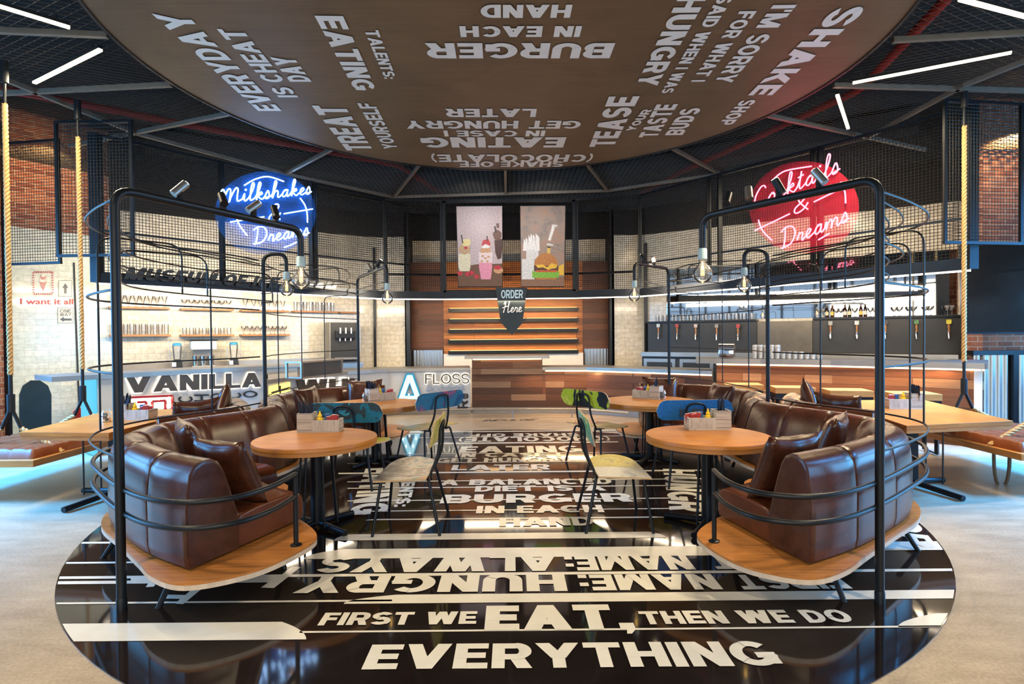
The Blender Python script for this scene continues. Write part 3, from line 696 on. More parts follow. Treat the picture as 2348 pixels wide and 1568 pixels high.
for s, xl, xr, yf, yn, rot in [('HAND', 1145, 1360, 1188, 1208, 0), ('IN EACH', 1093, 1383, 1161, 1178, 0), ('BURGER', 1013, 1449, 1134.5, 1154.5, 0),
    ('DIET IS A', 1090, 1388, 1115, 1128, 0), ('A BALANCED', 1010, 1403, 1100, 1113, 0), ('LATER', 1037, 1261, 1067, 1079, 0), ('GET HUNGRY', 1000, 1310, 1051, 1061, 0),
    ('IN CASE I', 1045, 1286, 1040, 1049, 0), ('EATING', 1055, 1333, 1024, 1039, 0), ('(CHOCOLATE)', 1050, 1402, 1003, 1013, 1), ('SHAKE OFF', 1078, 1328, 995, 1001.5, 1)]:
    floor_text(s, xl, xr, yf, yn, bool(rot))
for s, bs, be, ts in [('EATING', (838, 1075), (800, 1182), (905, 1075)), ('TALENTS:', (933, 1075), (903, 1163), (960, 1075)), ('HUNGRY', (1520, 1075), (1540, 1200), (1590, 1075)),
                      ('EVERYDAY', (590, 1352), (-320, 1352), (650, 1318)), ('SHOP', (2000, 1140), (2075, 1250), (2055, 1140))]:
    if s == 'EVERYDAY': continue
    mb = MB(); px_text(mb, s, bs, be, ts, ZF, t=.25); mb.build('lettering', M['floorwhite'], fd, smooth=0, fix=False)
for P in ([(300, 1324), (372, 1325), (352, 1346), (334, 1347), (343, 1334), (300, 1333)], [(380, 1364), (425, 1365), (440, 1352), (460, 1353), (420, 1386), (402, 1385), (413, 1374), (376, 1373)], [(524, 1322), (640, 1323), (668, 1300), (690, 1301), (628, 1349), (598, 1348), (622, 1331), (524, 1331)]):
    mb = MB(); mb.add([atz(x, y, ZF)+Vector((0, 0, .003)) for x, y in P], [tuple(range(len(P)))[::-1]])      # tails of sayings running out under the platform
    mb.build('letter_tail', M['floorwhite'], fd, smooth=0, fix=True)
# ------------------------------------------------------------------ the two seating islands: built once on the left, turned over for the right
_DX = [(2.4, -.24), (3.1, -.17), (3.8, -.07), (4.5, .03), (5.8, .10), (7.0, .0), (9.5, 0)]
def dxr(y):
    for (a, p), (b, q) in zip(_DX, _DX[1:]):
        if y <= b: return lerp(p, q, max(0, min(1, (y-a)/(b-a))))
    return 0
def RW(p): return Vector((-p[0]+dxr(p[1]), p[1], p[2]))
def ID(p): return Vector(p)
SIDES = [(ID, 'left'), (RW, 'right')]
def unit(a): a = math.radians(a); return Vector((math.cos(a), math.sin(a), 0))
BACK = [(0, .272), (-.012, .33), (-.015, .60), (0, .745), (.012, .80), (.045, .845), (.095, .868), (.15, .866), (.20, .84), (.235, .79), (.27, .70), (.335, .50), (.345, .44), (.345, .272)]
SEAT = lambda d: [(.335, .272), (.335, .43), (.36, .462), (.50, .476), (d-.14, .478), (d-.05, .465), (d-.012, .43), (d, .39), (d+.004, .30), (d-.01, .272)]
def sofa_sweep(mb, st, prof, seams, n=6, puff=0.0):
    """profile (inward, z) carried along stations (x, y, inward angle); seams are pulled-in rings with the leather swelling between them"""
    pts = catmull([(x, y, a) for x, y, a in st], n); N = len(pts); rings = []; cx = sum(p[0] for p in prof)/len(prof); cz = sum(p[1] for p in prof)/len(prof)
    sidx = [round(q*(N-1)) for q in seams]
    def ring(i, sc):
        p = pts[i]; d = unit(p.z)
        return [Vector((p.x, p.y, 0))+d*(cx+(s-cx)*sc[0])+Vector((0, 0, .272+(z-.272)*sc[1])) for s, z in prof]
    for i in range(N):
        if i in sidx and 0 < i < N-1:
            a, b = pts[i-1], pts[i+1]; keep = pts[i].copy()
            for t, k in ((-.16, 1), (-.05, .985), (0, .955), (.05, .985), (.16, 1)):
                pts[i] = keep.lerp(b if t > 0 else a, abs(t)); rings.append(ring(i, (k, 1-(1-k)*.6)))
            pts[i] = keep
        elif i == 0 or i == N-1:
            o = pts[i+1] if i == 0 else pts[i-1]; keep = pts[i].copy(); r = []
            for t, k in ((0, .90), (.05, .965), (.16, 1)):
                pts[i] = keep.lerp(o, t); r.append(ring(i, (k, 1-(1-k)*.5)))
            pts[i] = keep; rings += r if i == 0 else r[::-1]
        else: rings.append(ring(i, (1, 1)))
    mb.sweep(rings)
NEAR = [(-1.84, 3.12, 68), (-2.21, 3.345, 60), (-2.58, 3.65, 45), (-2.92, 4.0, 25), (-3.05, 4.45, 4), (-3.0, 4.85, -16), (-2.86, 5.15, -26), (-2.69, 5.45, -16), (-2.64, 5.80, -2)]
FARS = [(-2.645, 5.83, 0), (-2.72, 6.06, 18), (-2.87, 6.22, 27), (-3.02, 6.6, 10), (-3.03, 7.0, -6), (-2.87, 7.5, -28), (-2.42, 7.98, -60), (-1.86, 8.17, -86)]
OUTER = [(-3.16, 4.93, 128), (-2.93, 5.3, 152), (-2.80, 5.62, 174), (-2.82, 5.95, 188), (-2.98, 6.3, 205), (-3.2, 6.62, 228)]
PLAT = [(-1.33, 3.72), (-1.31, 3.52), (-1.44, 3.2), (-1.64, 3.03), (-1.83, 2.99), (-2.04, 3.10), (-2.24, 3.285), (-2.58, 3.60), (-2.93, 3.92), (-3.12, 4.25), (-3.17, 4.6), (-3.35, 4.95), (-3.62, 5.25), (-3.68, 5.8), (-3.58, 6.35), (-3.3, 6.7), (-3.17, 7.0),
        (-3.0, 7.55), (-2.5, 8.15), (-1.95, 8.33), (-1.6, 8.2), (-1.45, 7.75), (-1.55, 7.3), (-1.95, 7.2), (-2.2, 6.9), (-2.27, 6.4), (-2.26, 5.7), (-2.33, 5.2), (-2.02, 4.95), (-1.92, 4.5), (-1.75, 4.2), (-1.52, 3.98)]
RAILP = [(-1.39, 3.52), (-1.41, 3.25), (-1.5, 3.04), (-1.66, 2.945), (-1.84, 2.95), (-2.06, 3.05), (-2.33, 3.26), (-2.64, 3.55), (-2.97, 3.90), (-3.16, 4.25), (-3.22, 4.6)]
cush_proto = None
def cushion_mb(w=.50, t=.17):
    """plump square scatter cushion with pulled corners, standing on edge in xz"""
    n = 12; vs = []; fs = []
    def P(i, j, sg):
        a, b = -1+2*i/n, -1+2*j/n
        pin = 1-.10*(1-abs(b)**2)*abs(a)**3; pin2 = 1-.10*(1-abs(a)**2)*abs(b)**3
        h = (max(0, (1-a*a)*(1-b*b)))**.42
        wr = .006*math.sin(9*a+4*b)*h
        return Vector((a*w/2*pin, sg*(t/2*h+wr), b*w/2*pin2))
    for sg in (-1, 1):
        o = len(vs); vs += [P(i, j, sg) for j in range(n+1) for i in range(n+1)]
        for j in range(n):
            for i in range(n):
                q = [o+j*(n+1)+i, o+j*(n+1)+i+1, o+(j+1)*(n+1)+i+1, o+(j+1)*(n+1)+i]; fs.append(q if sg < 0 else q[::-1])
    m = MB().add(vs, fs); return m
def cushion(x, y, z, rz, tilt, label, W, group=None, roll=0):
    global cush_proto
    if cush_proto is None:
        me = cushion_mb().build('scatter_cushion', M['leather'], loc=(0, 0, 0), smooth=80); bm = bmesh.new(); bm.from_mesh(me.data)
        bmesh.ops.remove_doubles(bm, verts=bm.verts, dist=1e-5); bm.to_mesh(me.data); bm.free()
        cush_proto = me; o = me
    else: o = cush_proto.copy(); COL.objects.link(o)
    p = W((x, y, z)); a = rz if W is ID else -rz
    o.location = p; o.rotation_euler = (Matrix.Rotation(a, 3, 'Z') @ Matrix.Rotation(tilt, 3, 'X') @ Matrix.Rotation(roll if W is ID else -roll, 3, 'Y')).to_euler()
    return tag(o, label, 'cushion', group)
for W, side in SIDES:
    flip = W is RW
    # ---- platform on splayed legs
    pf = thing('sofa_platform', 'curved oak platform on short black legs carrying the %s leather sofas' % side, 'platform', W((-2.5, 5.6, 0)))
    out = catmull([(x, y, 0) for x, y in PLAT], 5, True)
    mb = MB(); mb.prism([(p.x, p.y) for p in out], .236, .25); mb.build('deck', M['ply'], pf, smooth=30, warp=W)
    mb = MB(); mb.prism([(p.x, p.y) for p in out], .208, .236); mb.build('deck_edge', M['plyedge'], pf, smooth=30, warp=W)
    for x, y, dx, dy in ((-2.03, 3.33, -.05, -.12), (-2.83, 4.0, -.12, -.05), (-1.62, 3.75, .06, 0), (-2.9, 4.9, -.05, 0), (-2.45, 5.6, .05, 0), (-3.45, 5.8, -.1, 0), (-2.9, 7.3, -.1, .05), (-1.85, 8.1, .05, .1), (-1.7, 7.5, .06, -.08)):
        mb = MB(); mb.cyl((x+dx, y+dy, 0), (x, y, .208), .016, 8, .02); mb.build('leg', M['black'], pf, warp=W)
    # ---- sofas
    fr = 'front %s' % side
    sf = thing('curved_sofa', 'curved brown leather sofa in front on the %s, round the nearest table' % side, 'sofa', W((-2.6, 4.2, .25)), group=None)
    mb = MB(); sofa_sweep(mb, NEAR, BACK, [.13, .27, .41, .55, .69, .83]); mb.build('backrest', M['leather'], sf, smooth=50, warp=W)
    mb = MB(); sofa_sweep(mb, [(x, y, a+(2 if i < 2 else 0)) for i, (x, y, a) in enumerate(NEAR[:7])], SEAT(.93), [.24, .5, .76]); mb.build('seat', M['seatleather'], sf, smooth=50, warp=W)
    sf = thing('curved_sofa', 'far curved brown leather sofa on the %s, round the rear table' % side, 'sofa', W((-2.6, 7.2, .25)))
    mb = MB(); sofa_sweep(mb, FARS, BACK, [.18, .34, .5, .66, .83]); mb.build('backrest', M['leather'], sf, smooth=50, warp=W)
    mb = MB(); sofa_sweep(mb, FARS[2:], SEAT(.88), [.35, .68]); mb.build('seat', M['seatleather'], sf, smooth=50, warp=W)
    sf = thing('curved_sofa', 'curved brown leather sofa facing the long table on the %s' % side, 'sofa', W((-3.0, 5.7, .25)))
    mb = MB(); sofa_sweep(mb, OUTER, BACK, [.25, .5, .75]); mb.build('backrest', M['leather'], sf, smooth=50, warp=W)
    mb = MB(); sofa_sweep(mb, OUTER, SEAT(.74), [.33, .66]); mb.build('seat', M['seatleather'], sf, smooth=50, warp=W)
    # ---- cushions
    g = None
    cushion(-1.90, 3.70, .69, math.radians(-24), .40, 'brown cushion at the end of the front %s sofa, nearer of two' % side, W)
    cushion(-2.40, 4.16, .735, math.radians(-52), .34, 'brown cushion in the front %s sofa corner, further of two' % side, W)
    cushion(-2.42, 6.60, .74, math.radians(-100), .3, 'brown cushion at the near end of the far %s sofa' % side, W)
    cushion(-2.05, 7.66, .74, math.radians(-165), .3, 'dark cushion midway along the far %s sofa' % side, W)
    cushion(-3.17, 5.48, .74, math.radians(65), .3, 'leather cushion on the %s long-table sofa, nearer the front' % side, W)
    cushion(-3.22, 6.1, .76, math.radians(112), .25, 'leather cushion on the %s long-table sofa, nearer the counter' % side, W, roll=.6)
    # ---- tubular guard rail round the front sofa
    gr = thing('guard_rail', 'two-bar black tubular guard rail round the end of the front %s sofa' % side, 'rail', W((-1.39, 3.52, .25)))
    for z in (.705, .565): MB().tube(catmull([(x, y, z) for x, y in RAILP], 5), .0155, 10).build('rail_bar', M['black'], gr, warp=W, smooth=60)
    for x, y in ((-1.39, 3.52), (-3.2, 4.6)):
        p = MB().cyl((x, y, .25), (x, y, .715), .0155, 12).build('post', M['black'], gr, warp=W)
    MB().lathe([(.036, .25), (.036, .256), (.02, .262)], (-1.39, 3.52, 0), 16).build('foot_plate', M['black'], gr, warp=W)
    # ---- cage of ribbed bars behind the sofas
    cg = thing('ribbed_bar_cage', 'cage of thin ribbed black bars rising behind the %s sofas' % side, 'metal cage', W((-2.9, 5.0, .25)))
    ringp = [(-2.30, 3.24), (-2.65, 3.53), (-2.97, 3.88), (-3.17, 4.3), (-3.14, 4.8), (-2.95, 5.2), (-2.78, 5.55), (-2.70, 5.92)]
    def rb(pts, r=.0062, nm='bar'): return MB().tube(pts, r, 6).build(nm, M['rebar'], cg, warp=W, smooth=60)
    RP = catmull([(x, y, 0) for x, y in ringp], 6)
    for z in (.875, 1.37, 1.87, 2.40): rb([(p.x, p.y, z) for p in RP], .008)
    inner = catmull([(x, y, 0) for x, y in [(-2.36, 3.35), (-2.63, 3.75), (-2.78, 4.2), (-2.75, 4.75), (-2.6, 5.3), (-2.5, 5.75), (-2.6, 5.95), (-2.68, 5.93)]], 6)
    for z in (2.30, 2.18, 2.05, 1.95): rb([(p.x, p.y, z) for p in inner])
    for z in (2.36, 2.12): rb([(p.x*.5+q.x*.5, p.y*.5+q.y*.5, z) for p, q in zip(RP, inner)])
    for i, k in ((17, 2.36), (20, 2.30), (32, 2.24)):
        p = RP[i]; q = inner[min(i, len(inner)-1)]
        rb(round_path([(p.x, p.y, .875), (p.x, p.y, k), (q.x, q.y, k), (q.x, q.y, 1.95)], .12), .0075)
    r2 = catmull([(x, y, 0) for x, y in [(-2.66, 5.97), (-2.78, 6.5), (-2.77, 7.15), (-2.64, 7.8), (-2.37, 8.46)]], 6)
    for z in (.93, 1.37, 1.84): rb([(p.x, p.y, z) for p in r2])
    top2 = catmull([(x, y, 0) for x, y in [(-2.5, 5.98), (-2.1, 6.1), (-1.95, 6.5), (-2.1, 7.2), (-2.35, 7.9), (-2.37, 8.46)]], 6)
    for z in (2.22, 2.36): rb([(p.x, p.y, z) for p in top2])
    rb([(p.x, p.y, 2.24) for p in r2]); rb([(p.x, p.y, 2.38) for p in r2])
    for i in (7, 13, 18):
        p = r2[i]; q = top2[min(i+3, len(top2)-1)]
        rb(round_path([(p.x, p.y, .93), (p.x, p.y, 2.5-.02*i), (q.x, q.y, 2.5-.02*i), (q.x, q.y, 2.22)], .1))
    for z in (2.28, 2.2): rb([W2 for W2 in [(-2.36, 8.4, z), (-1.6, 7.1, z)]])
    # ---- the three gallows posts, each with a bare bulb and little spotlights
    b1 = Vector((-1.69, 4.46, 2.49)); b2 = Vector((-2.42, 5.96, 2.47)); b3 = Vector((-1.58, 7.05, 2.47))
    posts = [((-2.275, 3.19), (-1.69, 4.46), 2.44, .026, 0, 2.225), ((-2.66, 5.95), (-2.42, 5.97), 2.47, .02, .25, 2.28), ((-2.36, 8.5), (-1.58, 7.05), 2.47, .02, .25, 2.25)]
    if flip: posts[0] = ((-2.275, 3.19), (-1.46, 4.2), 2.46, .026, 0, 2.22); posts[2] = ((-2.16, 7.62), (-1.55, 7.0), 2.47, .02, .25, 2.25)
    names = ['nearest black gallows post of the %s seating' % side, 'middle black gallows post of the %s seating' % side, 'furthest black gallows post of the %s seating' % side]
    for k, (a, b, z, r, z0, zb) in enumerate(posts):
        lp = thing('gallows_post', names[k], 'post', W((a[0], a[1], z0)))
        mb = MB().tube(round_path([(*a, z0), (*a, z), (*b, z), (*b, zb)], .11, 6), r, 12); mb.build('pole', M['black'], lp, warp=W, smooth=60)
        if z0 == 0: MB().lathe([(.029, 0), (.029, .07), (.026, .08)], (*a, 0), 14).build('foot_sleeve', M['black'], lp, warp=W)
        pb = W((*b, zb))
        bl = thing('pendant_bulb', 'clear globe bulb hanging from the %s gallows post, %s side' % (['nearest', 'middle', 'furthest'][k], side), 'bulb', pb)
        MB().lathe([(.03, -.085), (.034, -.08), (.034, -.01), (.028, 0)], pb, 16).build('socket', M['socket'], bl)
        prof = [(.022, -.085), (.024, -.105), (.034, -.125)]+[(.072*math.sin(t), -.19+.072*math.cos(t)) for t in [PI*q/14 for q in range(3, 14)]]+[(.003, -.262)]
        MB().lathe(prof, pb, 24, caps=False).build('glass_globe', M['bulbglass'], bl, smooth=80)
        f = MB()
        for q in range(6):
            u = Vector((math.cos(q*PI/3), math.sin(q*PI/3), 0))
            f.tube([pb+u*.008+Vector((0, 0, -.13)), pb+u*.013+Vector((0, 0, -.15)), pb+u*.013+Vector((0, 0, -.205))], .0012, 5)
        f.cyl(pb+Vector((0, 0, -.10)), pb+Vector((0, 0, -.16)), .006, 8); f.build('filament', M['filament'], bl)
        # spotlights on the beam
        A, B = W((*a, z)), W((*b, z))
        ts = {0: (.28, .5, .68, .82), 1: (), 2: (.45, .75)}[k]
        for i, t in enumerate(ts):
            p = A.lerp(B, t); rr = random.Random(k*7+i+(3 if flip else 0))
            d = Vector((rr.uniform(-.7, .7), rr.uniform(.1, .7), .8)).normalized()
            sp = thing('spotlight', 'small spotlight on the %s gallows beam, %s, %s' % (['nearest', 'middle', 'furthest'][k], side, (['first from post', 'second from post', 'third from post', 'last before bulb'] if k == 0 else ['nearer its post', 'nearer the bulb'])[i]), 'spotlight', p+Vector((0, 0, r)))
            MB().box(-.02, .02, -.006, .006, 0, .05, Matrix.Translation(p+Vector((0, 0, r*.8)))).build('bracket', M['black'], sp)
            c = p+Vector((0, 0, .065+r)); MB().cyl(c-d*.055, c+d*.055, .026, 16).build('lamp_head', M['steel' if i % 2 == 0 else 'black'], sp, smooth=40)
            MB().cyl(c+d*.0555, c+d*.058, .021, 16).build('lens', M['spotlens'], sp)
# ------------------------------------------------------------------ round tables
def round_table(x, y, r, label):
    t = thing('round_table', label, 'table', (x, y, 0), local=True)
    mb = MB().lathe([(r-.006, .716), (r, .718), (r, .742), (r-.004, .749), (r-.01, .75)], n=64)
    mb.build('tabletop', M['oak'], t, smooth=40)
    MB().lathe([(r-.012, .685), (r-.004, .688), (r-.004, .716)], n=64).build('top_edge', M['oak_edge'], t, smooth=40)
    MB().cyl((0, 0, .05), (0, 0, .69), .048, 20).build('column', M['black'], t)
    for a in (-35, 55, 145, 235):
        d = unit(a); MB().tube([d*.03+Vector((0, 0, .05)), d*.36+Vector((0, 0, .028))], .026, 12).build('foot', M['black'], t, smooth=50)
    for a in (10, 40, 100, 220, 250, 310):
        d = unit(a); MB().cyl(d*.16+Vector((0, 0, .04)), d*.12+Vector((0, 0, .69)), .009, 6).build('rod', M['black'], t)
    return t
TB = {'FL': (-1.62, 4.55), 'FR': (1.59, 4.52), 'BL': (-1.70, 6.82), 'BR': (1.70, 6.86)}
round_table(*TB['FL'], .49, 'round oak table on a black column by the front left sofa')
round_table(*TB['FR'], .49, 'round oak table on a black column by the front right sofa')
round_table(*TB['BL'], .58, 'round oak table at the far left sofa, behind the blue deck-backed chair')
round_table(*TB['BR'], .58, 'round oak table at the far right sofa, behind the lime deck-backed chair')
# ------------------------------------------------------------------ long tables beside the swings
def long_table(P, ped, label):
    c = ped; t = thing('long_table', label, 'table', (c[0], c[1], 0))
    MB().prism(P, .712, .75).build('tabletop', M['oak'], t, smooth=0, bevel=.004)
    q = [(c[0]+(x-c[0])*.985, c[1]+(y-c[1])*.985) for x, y in P]
    MB().prism(q, .675, .712).build('top_edge', M['oak_edge'], t, smooth=0)
    MB().box(c[0]-.05, c[0]+.05, c[1]-.05, c[1]+.05, .04, .675).build('column', M['black'], t, smooth=0)
    for dx, dy in ((.1, -.55), (.42, .1), (-.42, -.1), (-.1, .5)):
        s = 1 if c[0] > 0 else -1
        MB().tube([(c[0], c[1], .05), (c[0]+s*dx, c[1]+dy, .03)], .027, 10).build('foot', M['black'], t, smooth=50)
    for dx, dy in ((.2, .05), (.26, -.1)):
        s = 1 if c[0] > 0 else -1
        MB().cyl((c[0]+s*dx, c[1]+dy, .04), (c[0]+s*dx, c[1]+dy, .675), .008, 6).build('rod', M['black'], t)
long_table([(-3.56, 4.87), (-3.58, 6.48), (-4.66, 6.36), (-4.42, 4.95)], (-3.98, 5.55), 'four-sided oak table between the left outer sofa and the left swing')
long_table([(3.47, 4.87), (4.6, 5.08), (4.98, 6.72), (3.86, 6.72)], (4.06, 5.65), 'four-sided oak table between the right outer sofa and the right swing')
# ------------------------------------------------------------------ hanging ring of wire mesh with its lit lower beam
RA, RB, RM, RC, RD = (-5.6, 7.5), (-2.55, 11.22), (0, 11.6), (2.58, 11.1), (5.68, 6.86)
def l2(a, b, t): return (lerp(a[0], b[0], t), lerp(a[1], b[1], t))
def mesh_panel(a, b, z0, z1, label, pitch=.042, r=.0042, fw=.035):
    p = thing('mesh_panel', label, 'mesh panel', (*l2(a, b, .5), z0))
    A, B = Vector((*a, 0)), Vector((*b, 0)); L = (B-A).length; d = (B-A).normalized()
    mb = MB(); e = d*.02; za, zb = Vector((0, 0, z0)), Vector((0, 0, z1))
    for x, y in ((A+e+za, A+e+zb), (B-e+za, B-e+zb), (A+za, B+za), (A+zb, B+zb)): mb.bar(x, y, fw, fw)
    mb.build('frame', M['black'], p, smooth=0)
    mb = MB(); wire_grid(mb, lambda s, h: A+d*s+Vector((0, 0, z0+h)), L, z1-z0, pitch, r); mb.build('wire_net', M['wire'], p, smooth=0, fix=False)
    return p
LB = ['first from the left end', 'second from the left end', 'third from the left end, by the poster']
for i, (s, t) in enumerate(((0, .34), (.34, .68), (.68, 1))): mesh_panel(l2(RA, RB, s), l2(RA, RB, t), 2.47, 4.34, 'dark wire mesh panel over the left counter, '+LB[i])
mesh_panel(RB, (-1.42, 11.42), 2.47, 4.34, 'dark wire mesh panel between the left counter run and the milkshake poster')
mesh_panel((-1.40, 11.45), (1.32, 11.45), 2.47, 4.34, 'dark wire mesh panel behind the two food posters', fw=.07)
mesh_panel((1.34, 11.40), RC, 2.47, 4.34, 'dark wire mesh panel between the burger poster and the bar run')
RBn = ['next to the burger poster', 'behind the red neon sign', 'at the right end by the big screen']
for i, (s, t) in enumerate(((0, .3), (.3, .64), (.64, 1))): mesh_panel(l2(RC, RD, s), l2(RC, RD, t), 2.47, 4.34, 'dark wire mesh panel over the bar, '+RBn[i])
mesh_panel((-7.22, 7.92), (-6.3, 7.77), 2.65, 4.36, 'wire mesh panel hung by the left brick wall')
mesh_panel((-5.85, 7.15), (-4.83, 7.12), 2.65, 4.36, 'wire mesh panel hung just left of the counter run, right of the rope')
mesh_panel((5.22, 6.70), (6.32, 6.86), 2.65, 4.36, 'wire mesh panel hung above the right swing, in front of the big screen')
mesh_panel((6.36, 6.86), (7.8, 7.0), 2.65, 4.36, 'wire mesh panel hung at the right edge above the big screen')
mesh_panel((-3.75, 10.4), (-2.2, 11.9), 3.1, 4.36, 'small wire mesh panel hung behind the left ring, near the poster')
lb = thing('lit_ring_beam', 'black box beam with a lit underside carrying the mesh ring over the counters', 'beam', (0, 11.5, 2.31))
for a, b in ((RA, RB), (RB, (-1.4, 11.45)), ((-1.4, 11.45), (1.33, 11.45)), ((1.33, 11.45), RC), (RC, RD)):
    MB().bar((*a, 2.40), (*b, 2.40), .10, .13).build('beam', M['black'], lb, smooth=0)
    MB().bar((*a, 2.325), (*b, 2.325), .03, .018).build('light_strip', M['led'], lb, smooth=0)
for p in (RA, RD): MB().bar((*p, 2.34), (*p, 4.34), .11, .11).build('end_post', M['black'], lb, smooth=0)
for p, q in ((RA, RB), (RC, RD)):
    for t in (.34, .66):
        x = l2(p, q, t); MB().bar((*x, 2.34), (*x, 4.34), .07, .07).build('post', M['black'], lb, smooth=0)
MB().bar((*RA, 3.05), (*RB, 3.05), .03, .03).build('rail', M['black'], lb, smooth=0); MB().bar((*RC, 2.98), (*RD, 2.98), .03, .03).build('rail', M['black'], lb, smooth=0)
MB().tube([(-2.5, 11.3, 2.84), (-1.4, 11.52, 2.84), (1.33, 11.52, 2.84), (2.5, 11.2, 2.84)], .025, 6).build('rail', M['black'], lb, smooth=0)
def shift(a, b, k):
    d = Vector((b[0]-a[0], b[1]-a[1])).normalized(); n = Vector((d.y, -d.x))*k
    return (a[0]+n.x, a[1]+n.y), (b[0]+n.x, b[1]+n.y)
def on(A, B): return lambda x, y: atwall(x, y, A, B)
def ell(cx, cy, rx, ry, n=20, a0=0, a1=360, jag=0):
    return [(cx+rx*math.cos(math.radians(lerp(a0, a1, i/n)))*(1+jag*((i*7) % 3-1)), cy+ry*math.sin(math.radians(lerp(a0, a1, i/n)))*(1+jag*((i*5) % 3-1))) for i in range(n)]
# ---- neon signs
def neon(label, cat, A, B, mat, backmat, words, strokes, amp, ctr):
    f = on(A, B); o = f(*ctr); r = .0105
    t = thing('neon_sign', label, 'neon sign', o)
    d = Vector((B[0]-A[0], B[1]-A[1], 0)).normalized(); nn = Vector((d.y, -d.x, 0))
    for s, bs, be, ts in words:
        mb = MB(); a, b, c = f(*bs), f(*be), f(*ts); put_script(mb, s, a, b-a, c-a, r); mb.build('neon_lettering', mat, t, smooth=80)
    for st in strokes: MB().tube(catmull([f(x, y) for x, y in st], 6), r, 6).build('neon_line', mat, t, smooth=80)
    mb = MB(); bs, be, ts = amp; a, b, c = f(*bs), f(*be), f(*ts); put_script(mb, '&', a, b-a, c-a, r); mb.build('neon_lettering', mat, t, smooth=80)
    return t, f, nn
def backing(name, f, nn, poly, k, t):
    pts = [f(x, y)-nn*k for x, y in poly]; n = len(pts)
    MB().add(pts+[p-nn*.006 for p in pts], [tuple(range(n)), tuple(range(n, 2*n))[::-1]]+[(i, n+i, n+(i+1) % n, (i+1) % n) for i in range(n)]).build('glow_backing', M[name], t, smooth=0)
def glow_sheet(name, c, fac):
    t = NT(name); tr = t.new('ShaderNodeBsdfTransparent'); df = t.new('ShaderNodeBsdfDiffuse'); df.inputs[0].default_value = (*c, 1)
    mx = t.new('ShaderNodeMixShader'); mx.inputs[0].default_value = fac; t.link(tr.outputs[0], mx.inputs[1]); t.link(df.outputs[0], mx.inputs[2])
    t.link(mx.outputs[0], t.n['Material Output'].inputs['Surface']); return t.m
M['glow_b'] = glow_sheet('neon_glow_blue', (.04, .25, .95), .17); M['glow_r'] = glow_sheet('neon_glow_red', (.85, .04, .10), .14)  # tinted ellipses added behind the tubes to stand in for their glow
nA, nB = shift(RA, RB, .16)
t, f, nn = neon('blue neon script sign for milkshakes hung on the mesh above the left counter', 'neon', nA, nB, M['neonblue'], None,
  [('Milkshakes', (503, 467), (714, 444), (501, 426)), ('Dreams', (578, 561), (709, 538), (576, 522))],
  [[(560, 425), (585, 411), (615, 405), (651, 416)], [(688, 454), (699, 470), (704, 488), (705, 510)], [(540, 486), (548, 514), (567, 540)], [(528, 509), (606, 497)], [(651, 490), (717, 479)], [(651, 567), (666, 562), (680, 555)]],
  ((612, 508), (645, 504), (612, 464)), (612, 575))
backing('glow_b', f, nn, ell(612, 487, 116, 96, 40)[::-1], .05, t)
nC, nD = shift(RC, RD, .16)
t, f, nn = neon('red neon script sign for cocktails hung on the mesh above the bar', 'neon', nC, nD, M['neonred'], None,
  [('Cocktails', (1727, 480), (1926, 393), (1724, 436)), ('Dreams', (1788, 572), (1947, 506), (1785, 528))],
  [[(1770, 415), (1786, 400), (1807, 390), (1861, 381)], [(1928, 417), (1937, 439), (1939, 466)], [(1739, 504), (1748, 528), (1770, 551)], [(1730, 529), (1811, 490)], [(1866, 463), (1958, 418)], [(1876, 550), (1902, 535)]],
  ((1816, 492), (1856, 480), (1814, 448)), (1840, 575))
backing('glow_r', f, nn, ell(1840, 474, 126, 106, 40)[::-1], .05, t)
# ---- cut-out lettering along the left mesh
mA, mB = shift(RA, RB, .07); f = on(mA, mB); mb = MB(); a, b, c = f(282, 640), f(766, 668), f(283, 611)
put_text(mb, 'MUSEUM OF ICE CREAM', a, b-a, c-a, .27, .10, depth=.02, shear=.32)
slit = mb.build('sliced_lettering', M['dark'], loc=a, smooth=0)
tag(slit, 'slanted dark cut-out lettering reading along the mesh above the left counter', 'sign')
# ---- posters and the arrow
def flat(parent, name, pts, mat, Y, k=0, th=0):
    P = [aty(x, y, Y)+Vector((0, -.0012*k, 0)) for x, y in pts]; n = len(P)
    if th: return MB().add(P+[p+Vector((0, th, 0)) for p in P], [tuple(range(n)), tuple(range(n, 2*n))[::-1]]+[(i, n+i, n+(i+1) % n, (i+1) % n) for i in range(n)]).build(name, mat, parent, smooth=0)
    return MB().add(P, [tuple(range(n))]).build(name, mat, parent, smooth=0, fix=False)
YP = 11.34
C = {}
def pc(name, c, rough=.4):
    if name not in C: C[name] = plain('print_'+name, c, rough, 0, .18, 30)
    return C[name]
def zq(pts): return [(900+x/2.904, 420+y/2.904) for x, y in pts]
def wavy(x0, x1, y0, y1, n=7, a=4):
    return [(lerp(x0, x1, i/n), y0+a*((i*3) % 2)) for i in range(n+1)]+[(lerp(x1, x0, i/n), y1) for i in range(n+1)]
p = thing('food_poster', 'poster of three milkshakes on a mauve ground, left of the two', 'poster', aty(1100, 660, YP))
flat(p, 'board', [(1045, 472), (1152, 471), (1152.5, 658), (1050, 658)][::-1], M['black'], YP+.012, 0, .03)
zp = lambda nm, pts, c, k: flat(p, nm, zq(pts)[::-1], c, YP, k)
zp('print', [(426, 156), (730, 152), (731, 686), (440, 686)], pc('mauve', (.56, .44, .44)), 1)
zp('printed_tabletop', [(438, 560), (560, 540), (731, 535), (731, 686), (440, 686)], pc('wood', (.16, .075, .04)), 2)
zp('printed_milkshake', [(440, 470), (517, 470), (519, 560), (512, 586), (446, 586), (440, 560)], pc('cream', (.78, .70, .48)), 3)
